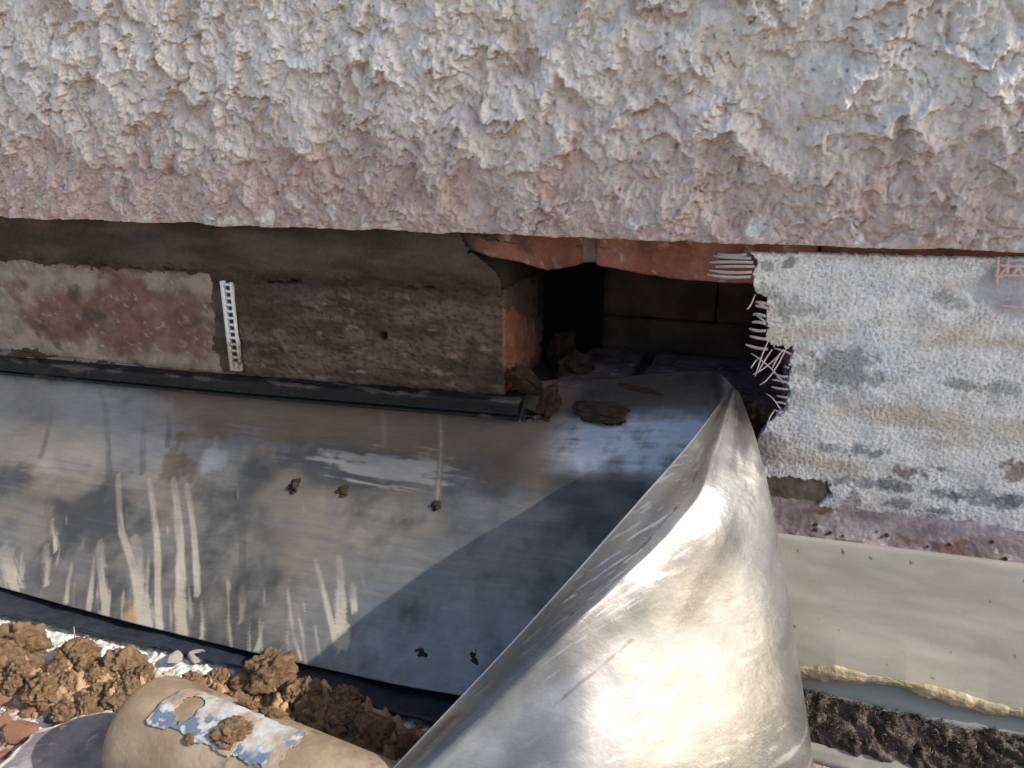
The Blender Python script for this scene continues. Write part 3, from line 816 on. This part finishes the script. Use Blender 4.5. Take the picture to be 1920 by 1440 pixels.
film = np.maximum(film, np.clip(band(-.34, .045, -.1, .41), 0, 1)*.6)
# the folded part: bright scuffed metal with scratches and dull finger marks
fl = sst(.02, .12, UD)
fcol = lerp((.17, .165, .158), (.31, .305, .297), sst(-.4, .4, fbm(sheetq, 14, 4, .5, 800)))
scp = np.stack([UD*.35*.8+VV*.12, VV*.22-UD*.2, 0*UD], -1)
scra = np.maximum(sst(.30, .42, fbm(scp*np.array([1, 5, 1]), 42, 3, .55, 805))*sst(-.1, .35, fbm(sheetq, 9, 2, .5, 806)), 0)
fcol = lerp(fcol, (.30, .29, .28), sst(.40, .52, fbm(scp*np.array([1, 5, 1]), 60, 3, .5, 812))*.6)
fcol = lerp(fcol, (.56, .55, .54), scra*.8)
dull = sst(.05, .4, fbm(sheetq, 30, 4, .55, 818))*sst(.45, .25, VV)
fcol = lerp(fcol, (.42, .41, .38), dull*.7)
kd, _ = segdist(UD, VV, [(.86, .30), (.845, .45), (.85, .62)])
fcol = lerp(fcol, (.12, .11, .10), sst(.014, .004, kd+np.abs(fbm(sheetq, 120, 3, .5, 822))*.02)*sst(.05, .25, fbm(sheetq, 90, 3, .5, 825)))
kd, _ = segdist(UD, VV, [(.60, .70), (.56, .60)])
fcol = lerp(fcol, (.15, .14, .13), sst(.006, .002, kd+np.abs(noise(sheetq, 160, 828))*.006)*.85)
edge_highlight = sst(.985, .997, UD)
fcol = lerp(fcol, (.62, .63, .64), edge_highlight)  # bright highlight painted along the free edge
lcq = lcq*(1-fl[..., None])+fcol*fl[..., None]
film = film*(1-fl)-(.24+.22*fbm(sheetq, 9, 2, .5, 797))*fl
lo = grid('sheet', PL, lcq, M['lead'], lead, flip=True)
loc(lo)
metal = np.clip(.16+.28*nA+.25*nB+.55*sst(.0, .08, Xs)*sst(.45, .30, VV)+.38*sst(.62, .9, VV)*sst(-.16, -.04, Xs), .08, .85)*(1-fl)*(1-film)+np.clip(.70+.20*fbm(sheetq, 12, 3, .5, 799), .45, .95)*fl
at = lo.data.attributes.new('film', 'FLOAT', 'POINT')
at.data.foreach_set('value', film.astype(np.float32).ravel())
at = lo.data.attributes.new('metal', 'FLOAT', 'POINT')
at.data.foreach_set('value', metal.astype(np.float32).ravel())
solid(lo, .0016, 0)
# dried films are not metal: the film attribute takes the gloss away
nt = M['lead'].node_tree
b = nt.nodes['Principled BSDF']
fa = nt.nodes.new('ShaderNodeAttribute'); fa.attribute_name = 'film'
mt = nt.nodes.new('ShaderNodeAttribute'); mt.attribute_name = 'metal'
nt.links.new(mt.outputs['Fac'], b.inputs['Metallic'])
old = b.inputs['Roughness'].links[0].from_socket
ad = nt.nodes.new('ShaderNodeMath'); ad.operation = 'MULTIPLY_ADD'; ad.inputs[1].default_value = .45; ad.use_clamp = True
nt.links.new(fa.outputs['Fac'], ad.inputs[0]); nt.links.new(old, ad.inputs[2]); nt.links.new(ad.outputs[0], b.inputs['Roughness'])

# ------------------------------------------------------------------ lumps of mortar and mud
def lump_mesh(name, seed, sub=5, amp=.38, f=1.5, dark=(.275, .168, .094), light=(.46, .305, .182), squash=1.0):
    bm = bmesh.new(); bmesh.ops.create_icosphere(bm, subdivisions=sub, radius=1.0)
    me = bpy.data.meshes.new(name); bm.to_mesh(me); bm.free()
    n = len(me.vertices); V = np.zeros(n*3, np.float32); me.vertices.foreach_get('co', V); V = V.reshape(-1, 3)
    q = V+np.stack([fbm(V, 1.3, 3, .5, seed+k) for k in (1, 5, 9)], -1)*.35
    d = fbm(q, f, 3, .5, seed+20)*amp-.22*sst(.10, .0, np.abs(fbm(q, f*1.0, 2, .5, seed+40)))+.20*(np.abs(fbm(q, f*1.8, 2, .5, seed+30))-.12)-.10*sst(.10, .0, np.abs(fbm(q, f*2.8, 2, .5, seed+45)))+fbm(V, f*5, 4, .6, seed+50)*.085
    V = V*(1+d[:, None]); V[:, 2] *= squash
    me.vertices.foreach_set('co', V.astype(np.float32).ravel())
    me.polygons.foreach_set('use_smooth', np.ones(len(me.polygons), bool))
    c = np.ones((n, 4), np.float32)
    c[:, :3] = lerp(dark, light, sst(-.3, .4, fbm(V, 3, 4, .55, seed+60)))
    a = me.color_attributes.new('Col', 'FLOAT_COLOR', 'POINT'); a.data.foreach_set('color', c.ravel())
    me.materials.append(M['mud']); me.update()
    return me
clumps = [lump_mesh('mortar_clump', 900+k*70) for k in range(7)]
darkl = [lump_mesh('mud_dab', 1500+k*70, 4, .55, 1.5, (.065, .042, .028), (.125, .085, .058)) for k in range(3)]
def lump(name, me, pos, size, rot=None, label=None, cat=None, group=None, normal=None):
    o = link(name, me, None)
    o.location = pos
    o.scale = size if hasattr(size, '__len__') else (size,)*3
    if normal is not None:
        qn = Vector(normal).to_track_quat('Z', 'Y')
        o.rotation_euler = qn.to_euler()
    else:
        o.rotation_euler = rot or (random.uniform(-.5, .5), random.uniform(-.5, .5), random.uniform(0, 6.28))
    return tag(o, label, cat, group)

def on_sheet(x, v, lift=0.0):
    p = skirt(np.array(x), np.array(v)); p2_ = skirt(np.array(x), np.array(v+.01)); p1_ = skirt(np.array(x+.002), np.array(v))
    n = np.cross(p1_-p, p-p2_); n = n/np.linalg.norm(n)
    if n[1] > 0: n = -n
    return p+n*lift, n
for (x, v, sx, sy, th, k, lab) in ((-.170, .54, .0055, .0070, .0045, 1, 'small square mud dab left of the round one, midway down the lead sheet'), (-.128, .53, .0065, .0055, .0022, 1, 'small round mud dab in the middle of the lead sheet'),
        (-.0445, .525, .0040, .0040, .0020, 2, 'tiny mud blob at the foot of the long brown drip on the lead'), (-.018, .92, .0095, .0105, .0034, 2, 'mud splat near the lower edge of the lead, farther from the fold'), (.0155, .91, .0075, .0095, .0034, 1, 'mud splat near the lower edge of the lead, beside the fold')):
    p, n = on_sheet(x, v, .0004)
    lump('mud_dab', darkl[k], p, (sx, sy, th), label=lab, cat='mud', normal=n)
p, n = on_sheet(.072, .145, .002)
lump('mortar_dab', darkl[1], p, (.0200, .0085, .0055), label='brown mortar dab lying on the bluish top bend of the lead', cat='mortar', normal=n)
p, n = on_sheet(.098, .06, .0005)
lump('mortar_smudge', darkl[2], p, (.0200, .0028, .0011), label='thin mud smear on the upper lead near the folded tip', cat='mud', normal=n)
p = aty(1030, 755, -.012)
lump('mortar_dab', darkl[0], p, (.008, .007, .013), rot=(.1, .3, .4), label='upright brown mortar lump against the crumpled end of the black tray', cat='mortar')
p = aty(985, 712, -.004)
lump('mortar_dab', darkl[2], p, (.014, .008, .008), rot=(0, .5, .3), label='ragged mortar lump hanging at the lower corner of the red brick end', cat='mortar')
p = aty(1078, 692, .05)
lump('mortar_dab', darkl[1], p, (.015, .012, .013), rot=(.2, .1, 1), label='brown mortar lump sitting just inside the left of the dark opening', cat='mortar')
p = aty(1052, 660, .085)
lump('mortar_dab', darkl[0], p, (.013, .010, .018), rot=(.4, .1, 2), label='dark mortar lump deep in the opening against the black sheet', cat='mortar')
p = aty(1000, 640, .05)
for k, (a, b, Yd, s) in enumerate(((1412, 770, -.002, .007), (1436, 778, -.006, .006), (1402, 800, -.004, .006))):
    lump('mortar_crumb', darkl[k % 3], aty(a, b, Yd), s, label='dark crumb of mortar between the folded lead tip and the white render', cat='mortar', group='crumbs beside the folded lead tip')

for k in range(16):                                 # pale and dark grit on the purple ledge
    t = random.random()
    x = random.uniform(.225, .345)
    p = (x, -.024-t*.018, -.0685-t*.011+(x-.2)*.034+.0012)
    lump('mortar_crumb', clumps[k % 7], p, random.uniform(.0006, .0014), label='speck of grit lying on the purple mortar ledge', cat='grit', group='grit on the purple ledge')

# dark membrane strip under the flashing, its navy colour deepening the shade
nx, ny = 260, 40
X, T = np.meshgrid(np.linspace(-.62, .20, nx), np.linspace(0, 1, ny))
Yv = -.06-T*.106-.006*np.sin(X*9)
q = np.stack([X, Yv, 0*X], -1)
q[..., 2] = GZ+.0045+fbm(q, 22, 3, .5, 830)*.003+.002*T
mem = grid('damp_course_membrane', q, np.full(q.shape, .03), M['membrane'], flip=True)
solid(mem, .002, 1)
tag(mem, 'dark navy damp course membrane, coloured to deepen the shade under the lower edge of the lead', 'membrane')

# heap of mortar along the foot of the flashing: loose crumbs below, clumps on top
path = [atz(-160, 1252, GZ+.008), atz(0, 1262, GZ+.008), atz(150, 1288, GZ+.008), atz(330, 1304, GZ+.008), atz(500, 1305, GZ+.008), atz(640, 1350, GZ+.006), atz(760, 1450, GZ+.004), atz(830, 1560, GZ+.004)]
pth = [(p[0], p[1]) for p in path]
nx, ny = 420, 260
X, Yh = np.meshgrid(np.linspace(-.50, .07, nx), np.linspace(-.33, -.135, ny))
q = np.stack([X, Yh, 0*X], -1)
d, t = segdist(X+fbm(q, 40, 3, .5, 840)*.012, Yh+fbm(q, 40, 3, .5, 843)*.012, pth)
wdt = np.interp(t, [0, .2, .5, .6, .8, 1], [.030, .028, .026, .028, .034, .034])
prof_h = np.clip(1-(d/wdt)**2, 0, 1)
lumpy = np.abs(fbm(q, 55, 4, .55, 846))
h = prof_h*.016*(.55+1.3*lumpy)+prof_h*fbm(q, 170, 3, .55, 849)*.004
crumbs = sst(.34, .5, noise(q, 140, 852))*sst(2.2, 1.0, d/wdt)*.003
zz = GZ-.003+h*1.0+crumbs+.002*sst(1.4, 1, d/wdt)
hc = lerp((.275, .168, .094), (.46, .305, .182), sst(-.3, .4, fbm(q, 45, 4, .55, 855)))
keep = (zz > GZ+.0002)
m4 = keep[:-1, :-1] | keep[1:, :-1] | keep[:-1, 1:] | keep[1:, 1:]
hp = grid('mortar_crumbs', np.stack([X, Yh, zz], -1), hc, M['mud'], mask=m4)
tag(hp, 'loose crumbly brown mortar strewn along the foot of the lead flashing', 'mortar', kind='stuff')

big = ((35, 1190, 0.0170, 'tallest brown mortar clump at the left edge of the picture'), (10, 1238, 0.0158, 'brown mortar clump low at the left edge, under the tallest one'), (95, 1275, 0.0141, 'dark-sided brown mortar clump left of the pale gravel'), (145, 1215, 0.0141, 'rounded mortar clump with a dry stalk stuck in it'),
       (235, 1235, 0.0150, 'pointed brown mortar clump in the middle of the sunlit heap'), (165, 1318, 0.0114, 'flat mortar clump just above the purple slate piece'), (130, 1325, 0.0097, 'small mortar clump above the left part of the purple slate piece'), (495, 1258, 0.0190, 'largest mortar clump, coiled, just under the lower edge of the lead'), (440, 1318, 0.0132, 'mortar clump on the sunlit side of the lead shadow, behind the tube'),
       (600, 1345, 0.0176, 'shaded mortar clump nearest the dark membrane, right of the tube'), (700, 1375, 0.0176, 'shaded mortar clump close to the folded lead edge'), (665, 1410, 0.0158, 'shaded mortar clump low down between the tube and the lead fold'), (545, 1375, 0.0141, 'mortar clump in shade touching the far side of the tube'))
for k, (a, b, s, lab) in enumerate(big):
    p = atz(a, b+18, GZ+s*.45)
    lump('mortar_clump', clumps[k % 7], p, (s*1.2, s*1.0, s*.85), label=lab, cat='mortar', group='mortar clumps in the heap')
rr = random.Random(3)
for k in range(150):
    t = rr.random()**1.25
    c0 = crom(np.array(path), np.array([t]))[0]
    s = .0022+.0075*rr.random()**1.8
    off = rr.gauss(-.002, .012)
    p = (c0[0]+rr.uniform(-.008, .008), c0[1]+off, GZ+s*.35+.010*max(0, 1-(off/.026)**2))
    lump('mortar_lump', clumps[rr.randrange(7)], p, (s*rr.uniform(.9, 1.3), s, s*rr.uniform(.7, 1)), rot=(rr.uniform(-1, 1), rr.uniform(-1, 1), rr.uniform(0, 6)), label='small lump of brown mortar lying among the clumps of the heap', cat='mortar', group='small lumps in the mortar heap')

# broken brick pieces and pale chips on the ground at the left
def shard(name, seed, pts=14):
    r_ = np.random.default_rng(seed)
    bm = bmesh.new()
    for v in r_.normal(size=(pts, 3)):
        v = v/np.linalg.norm(v)*r_.uniform(.75, 1.1); bm.verts.new((v[0], v[1], v[2]*.55))
    bmesh.ops.convex_hull(bm, input=list(bm.verts))
    bmesh.ops.delete(bm, geom=[v for v in bm.verts if not v.link_faces], context='VERTS')
    bmesh.ops.bevel(bm, geom=list(bm.edges), offset=.06, segments=2, affect='EDGES')
    me = bpy.data.meshes.new(name); bm.to_mesh(me); bm.free()
    return me
shm = [shard('brick_shard', 50+k) for k in range(4)]
for me in shm: me.materials.append(M['terracotta'])
for k, (a, b, s, lab) in enumerate(((38, 1372, .013, 'largest broken terracotta piece beside the purple slate'), (62, 1328, .010, 'terracotta piece lying above the largest one'), (6, 1312, .009, 'terracotta piece at the left edge of the picture, upper'), (8, 1356, .008, 'terracotta piece at the left edge of the picture, lower'),
        (115, 1310, .005, 'small orange brick chip beside the mortar clumps'), (30, 1296, .005, 'small brick chip under the mortar at the far left'), (8, 1415, .005, 'small brick chip left of the slate corner'), (245, 1330, .004, 'tiny brick chip in the shadow between slate and heap'))):
    p = atz(a, b, GZ+s*.3)
    lump('brick_shard', shm[k % 4], p, (s, s*.85, s), rot=(rr.uniform(-.3, .3), rr.uniform(-.3, .3), rr.uniform(0, 6)), label=lab, cat='brick fragment')
chm = shard('stone_chip', 91); chm.materials.append(M['pebble'])
for k in range(46):
    p = atz(rr.uniform(-120, 230), rr.uniform(1270, 1440), GZ+.001)
    lump('stone_chip', chm, p, (rr.uniform(.0015, .004),)*3, rot=(rr.uniform(-1, 1), rr.uniform(-1, 1), rr.uniform(0, 6)), label='tiny pale stone chip scattered on the dusty ground at the left', cat='stone', group='pale chips on the ground')
p = atz(372, 1232, GZ+.006)
lump('stone_chip', chm, p, (.010, .008, .008), rot=(.1, .1, 1), label='rounded pale stone half under the lead edge', cat='stone')
p = atz(335, 1232, GZ+.006)
lump('stone_chip', chm, p, (.012, .008, .007), rot=(.1, .2, 2), label='greyish stone left of the rounded pale stone under the lead edge', cat='stone')
a = atz(140, 1198, GZ+.02)
st = tube('dry_stalk', [a, a+np.array([.001, 0, .006]), a+np.array([.003, -.001, .012])], [.0005, .0004, .0002], M['dead_grass'], None, 5)
tag(st, 'thin dry stalk sticking up from a mortar clump', 'stalk')

# slate piece at the lower left
sp_px = [(-40, 1470), (25, 1412), (60, 1375), (150, 1342), (205, 1330), (262, 1345), (330, 1440), (360, 1540), (60, 1620)]
top = [atz(a, b, GZ+.010) for a, b in sp_px]
pol = [(p[0], p[1]) for p in top]
xmin, xmax = min(p[0] for p in pol), max(p[0] for p in pol); ymin, ymax = min(p[1] for p in pol), max(p[1] for p in pol)
X, Ys = np.meshgrid(np.linspace(xmin-.002, xmax+.002, 170), np.linspace(ymin-.002, ymax+.002, 170))
q = np.stack([X, Ys, 0*X], -1)
ins = inpoly(X+fbm(q, 90, 3, .55, 860)*.0025, Ys+fbm(q, 90, 3, .55, 863)*.0025, pol)
m4 = ins[:-1, :-1] & ins[1:, :-1] & ins[:-1, 1:] & ins[1:, 1:]
zz = GZ+.010+fbm(q, 30, 4, .5, 866)*.0016
sc_ = lerp((.185, .165, .175), (.27, .245, .255), sst(-.3, .4, fbm(q, 40, 5, .55, 869)))
sc_ = lerp(sc_, (.45, .40, .36), sst(.3, .6, fbm(q, 120, 4, .6, 872)))
dd, _ = segdist(X, Ys, pol+[pol[0]])
sc_ = lerp(sc_, (.62, .56, .48), sst(.0035, .001, dd+fbm(q, 100, 3, .5, 875)*.002)*.8)
sl_ = grid('slate_piece', np.stack([X, Ys, zz], -1), sc_, M['slate'], mask=m4)
solid(sl_, .009, -1)
tag(sl_, 'flat purple grey slate piece with a pale edge, left of the tube', 'slate')

# ------------------------------------------------------------------ beige tube with torn sticker
RAD = .0325
e0 = atz(287, 1372, GZ+RAD+.003); e1 = atz(706, 1556, GZ+RAD+.003)
axd = e1-e0; axd = axd/np.linalg.norm(axd)
sidev = np.cross(axd, [0, 0, 1]); sidev /= np.linalg.norm(sidev); upv = np.array([0, 0, 1.0])
tubeo = empty('mortar_smeared_tube', 'dirty beige plastic tube with a torn blue and white sticker', 'tube', tuple(e0-upv*RAD))
prf = [(-.0060, .0), (-.0060, .3), (-.0059, .6), (-.0055, .86), (-.0040, .955), (-.0005, .99), (.004, 1.0)]
pr = crom(np.array(prf), np.linspace(0, 1, 46))
prl = np.concatenate([pr, np.stack([np.linspace(.007, .30, 150), np.ones(150)], -1)])
ang = np.linspace(0, 2*np.pi, 221)
Aa, Ll = np.meshgrid(ang, prl[:, 0]); Rr = np.broadcast_to(prl[:, 1:], Aa.shape)*RAD
def cyl(Ll, Aa, Rr):
    return e0+Ll[..., None]*axd+(np.cos(Aa)*Rr)[..., None]*sidev+(np.sin(Aa)*Rr)[..., None]*upv
q = cyl(Ll, Aa, Rr)
nb = fbm(q, 30, 4, .55, 880)
q = cyl(Ll, Aa, Rr+fbm(q, 22, 3, .5, 883)*.0005)
tcq = lerp((.255, .19, .125), (.36, .285, .20), sst(-.4, .4, nb))
tcq = lerp(tcq, (.16, .115, .075), sst(-.05, .45, fbm(q*np.array([1, 1, 1]), 14, 4, .55, 886))*.6)
tcq = lerp(tcq, (.09, .08, .07), sst(.36, .52, fbm(q, 55, 4, .55, 889))*.6)
loc(grid('barrel', q, tcq, M['tube'], tubeo, flip=True))
# sticker: thin torn shell, blue and white with a mud-stained middle
def sticker(name, l0, l1, a0_, a1_, seed, hole):
    Ll, Aa = np.meshgrid(np.linspace(l0-.006, l1+.006, 170), np.linspace(a0_-.12, a1_+.12, 120))
    q = cyl(Ll, Aa, np.full(Ll.shape, RAD+.0006))
    n = fbm(q, 75, 4, .6, seed)
    fx = np.minimum(Ll-l0, l1-Ll)/.006; fa = np.minimum(Aa-a0_, a1_-Aa)*RAD/.004
    k = (np.minimum(fx, fa)+n*.9) > 0
    lx = (Ll-l0)/(l1-l0); la = (Aa-a0_)/(a1_-a0_)
    if hole:
        k &= ~((np.hypot((lx-.30)/.16, (la-.50)/.30)+n*.8) < .85)
    m4 = k[:-1, :-1] & k[1:, :-1] & k[:-1, 1:] & k[1:, 1:]
    c = lerp((.46, .465, .47), (.36, .33, .285), sst(-.2, .4, fbm(q, 60, 4, .6, seed+3)))
    if hole:
        bl = np.maximum(sst(.26, .16, lx+n*.12), sst(.0, .06, (.34-la)+n*.15)*sst(.75, .60, lx))
        bl = np.maximum(bl, sst(.06, .0, np.abs(lx-.50)-.13+n*.08)*sst(.60, .45, la))
    else:
        bl = np.maximum(sst(.55, .9, lx+n*.3), sst(.3, .1, la+n*.2))
    wear = sst(.22, .02, fbm(q, 160, 4, .6, seed+6))
    c = lerp(c, (.09, .14, .22), bl*wear*.9)
    c = lerp(c, (.36, .25, .16), sst(.12, .4, fbm(q, 35, 4, .55, seed+9)+.25*sst(.6, .9, lx)-.05)*.85)
    q = cyl(Ll, Aa, RAD+.0007+np.clip(fbm(q, 50, 3, .5, seed+12), 0, 1)*.0012)
    s = loc(grid(name, q, c, M['sticker'], tubeo, mask=m4, flip=False))
    solid(s, .0003, 0)
    return s
sticker('sticker', .020, .080, math.radians(60), math.radians(112), 1000, True)
sticker('sticker', .080, .110, math.radians(62), math.radians(112), 1040, False)
for k, (l, a_, s, lab) in enumerate(((.072, 80, .009, 'brown mortar dab stuck on the sticker of the beige tube'), (.062, 125, .006, 'small mortar dab on the far side of the beige tube top'), (.078, 128, .007, 'longer mortar dab on the far ridge of the beige tube'), (.052, 60, .003, 'crumb of mortar at the lower edge of the torn sticker'))):
    a_ = math.radians(a_)
    n = math.cos(a_)*sidev+math.sin(a_)*upv
    lump('mortar_dab', clumps[k], e0+axd*l+n*(RAD+.0005), (s*1.2, s, s*.4), label=lab, cat='mortar', normal=n)

# ------------------------------------------------------------------ roof sheet, sealant, moss at the right
sheet = empty('roof_sheet', 'pale grey roofing sheet upstand with a torn yellow sealant seam', 'roof sheet', (.30, -.09, -.15))
def ribbon(name, xa, xb, yzs, nx, nn, mat, colf, rel=None, parent=sheet, bottom=None, tilt=.034):
    X, T = np.meshgrid(np.linspace(xa, xb, nx), np.linspace(0, 1, nn))
    yz = crom(np.array(yzs), T)
    q = np.stack([X, yz[..., 0], yz[..., 1]+(X-.2)*tilt], -1)
    if bottom is not None: q = bottom(q, T)
    if rel is not None:
        h = rel(q, T); q[..., 1] -= h*.8; q[..., 2] += h*.6
    return loc(grid(name, q, colf(q, T), mat, parent))
def shc(q, T):
    c = lerp((.285, .264, .216), (.335, .312, .26), sst(-.4, .4, fbm(q*np.array([.4, 1, 1.6]), 25, 4, .5, 1100)))
    c = lerp(c, (.30, .255, .205), sst(.55, .95, T)*.4)
    c = lerp(c, (.80, .68, .55), sst(.022, .006, T))
    c = lerp(c, (.10, .08, .06), sst(.70, .74, noise(q, 260, 1105)))
    return c
seam = lambda x: np.interp(x, [.19, .2215, .245, .285, .33, .36, .42], [.000, .000, .0045, .0055, -.001, .000, .001])
def cut(q, T):
    w = sst(.7, 1, T)
    q[..., 2] += seam(q[..., 0])*w
    return q
up_yz = [(-.0455, -.0745), (-.0470, -.0752), (-.060, -.100), (-.072, -.1215), (-.0865, -.1445)]
o = ribbon('upper_panel', .17, .62, up_yz, 440, 110, M['sheet'], shc, lambda q, T: fbm(q*np.array([.5, 1, 2]), 16, 3, .5, 1110)*.0010, bottom=cut)
solid(o, .0035, -1)
# lower panel of the sheet, set back under the torn edge
o = ribbon('lower_panel', .17, .62, [(-.070, -.134), (-.080, -.1475), (-.0885, -.1580), (-.094, -.168)], 340, 50, M['sheet'], lambda q, T: lerp((.225, .235, .22), (.27, .275, .255), sst(-.4, .4, fbm(q*np.array([.4, 1, 1.6]), 25, 4, .5, 1115))), None)
solid(o, .003, -1)
# torn yellow seam
xs_ = np.linspace(.17, .62, 420)
U, Aa = np.meshgrid(xs_, np.linspace(0, 2*np.pi, 40))
bx = np.stack([U, 0*U, np.cos(Aa)*.01], -1)
r_ = .0036+.0024*fbm(np.stack([U, 0*U, 0*U], -1), 32, 4, .55, 1120)+(.0010+.0022*np.clip(-np.sin(Aa), 0, 1))*fbm(np.stack([U, np.cos(Aa)*.01, np.sin(Aa)*.01], -1), 120, 4, .6, 1123)
cy = -.0888+0*U; cz = -.1440+seam(U)+(U-.2)*.034
q = np.stack([U, cy-np.cos(Aa)*r_*.60, cz+np.sin(Aa)*r_*1.05], -1)
tc_ = lerp((.38, .30, .18), (.45, .385, .27), sst(-.3, .4, fbm(q*np.array([.5, 1, 2]), 60, 4, .55, 1126)))
loc(grid('sealant_seam', q, tc_, M['sealant'], sheet, flip=True))
# moss band, with the boards it grows on
def lay(name, xa, xb, yzs, colf, mat, rel, label, cat, kind=None, nx=460, nn=90):
    X, T = np.meshgrid(np.linspace(xa, xb, nx), np.linspace(0, 1, nn))
    yz = crom(np.array(yzs), T)
    q = np.stack([X, yz[..., 0], yz[..., 1]+(X-.2)*.030], -1)
    q[..., 1] += np.interp(X, [.19, .35], [.012, .000])*sst(.0, .6, T if kind else T*0+1)
    h = rel(q, T)
    q[..., 1] -= h*.6; q[..., 2] += h*.8
    o = grid(name, q, colf(q, T), mat, back=(0, .01, -.03))
    tag(o, label, cat, kind=kind)
    return o, q
mrel = lambda q, T: (np.abs(fbm(q, 60, 4, .55, 1200))*.012+fbm(q*np.array([.4, 1, 1]), 30, 3, .5, 1205)*.004)*np.sin(T*np.pi)**.6
mcol = lambda q, T: lerp((.050, .040, .034), (.125, .100, .082), sst(-.3, .4, fbm(q, 70, 5, .6, 1210)))
mo, mq = lay('moss_band', .17, .62, [(-.088, -.172), (-.0905, -.1600), (-.098, -.1585), (-.108, -.166), (-.118, -.173), (-.124, -.184)], mcol, M['moss'], mrel, 'dark dry moss growing along the foot of the roof sheet', 'moss', 'stuff')
# fine tufts on the moss, part of the same mass
nt_ = 17000
ii = rng.integers(8, 70, nt_); jj = rng.integers(0, 459, nt_)
base = mq[ii, jj]+rng.normal(size=(nt_, 3))*.0006
dirn = np.array([.0, -.45, .85])+rng.normal(size=(nt_, 3))*.55
dirn /= np.linalg.norm(dirn, axis=1, keepdims=True)
sd = np.cross(dirn, rng.normal(size=(nt_, 3))); sd /= np.linalg.norm(sd, axis=1, keepdims=True)
ln = rng.uniform(.0012, .0034, nt_)[:, None]
V = np.stack([base-sd*.00028, base+sd*.00028, base+dirn*ln], 1).reshape(-1, 3)
tcol = np.repeat(lerp((.07, .055, .043), (.30, .245, .19), rng.random(nt_)**2), 3, axis=0)
tf = link('moss_tufts', mesh_np('moss_tufts', V, np.arange(nt_*3).reshape(-1, 3), tcol), M['moss'], mo)
tf['kind'] = 'stuff'
brd = lambda a, b, s: (lambda q, T: lerp(a, b, sst(-.3, .4, fbm(q*np.array([.3, 1, 1]), 45, 5, .55, s))))
lay('grey_board', .17, .62, [(-.112, -.190), (-.113, -.1745), (-.124, -.1760), (-.132, -.1780), (-.133, -.192)], brd((.19, .178, .155), (.25, .235, .205), 1230), M['sheet'], lambda q, T: fbm(q, 30, 3, .5, 1233)*.0012, 'pale grey board edge just below the moss', 'board')
lay('sandy_board', .17, .62, [(-.133, -.194), (-.134, -.1795), (-.144, -.181), (-.150, -.1835), (-.151, -.194)], brd((.30, .21, .155), (.38, .30, .235), 1240), M['ground'], lambda q, T: fbm(q, 40, 4, .55, 1243)*.003, 'sandy pinkish strip below the grey board edge', 'board')
lay('bitumen_strip', .17, .62, [(-.150, -.196), (-.151, -.184), (-.170, -.1855), (-.20, -.187), (-.24, -.19)], brd((.045, .04, .038), (.16, .145, .135), 1250), M['moss'], lambda q, T: fbm(q, 50, 4, .55, 1253)*.004, 'dark gritty bitumen strip at the lower right corner', 'bitumen')
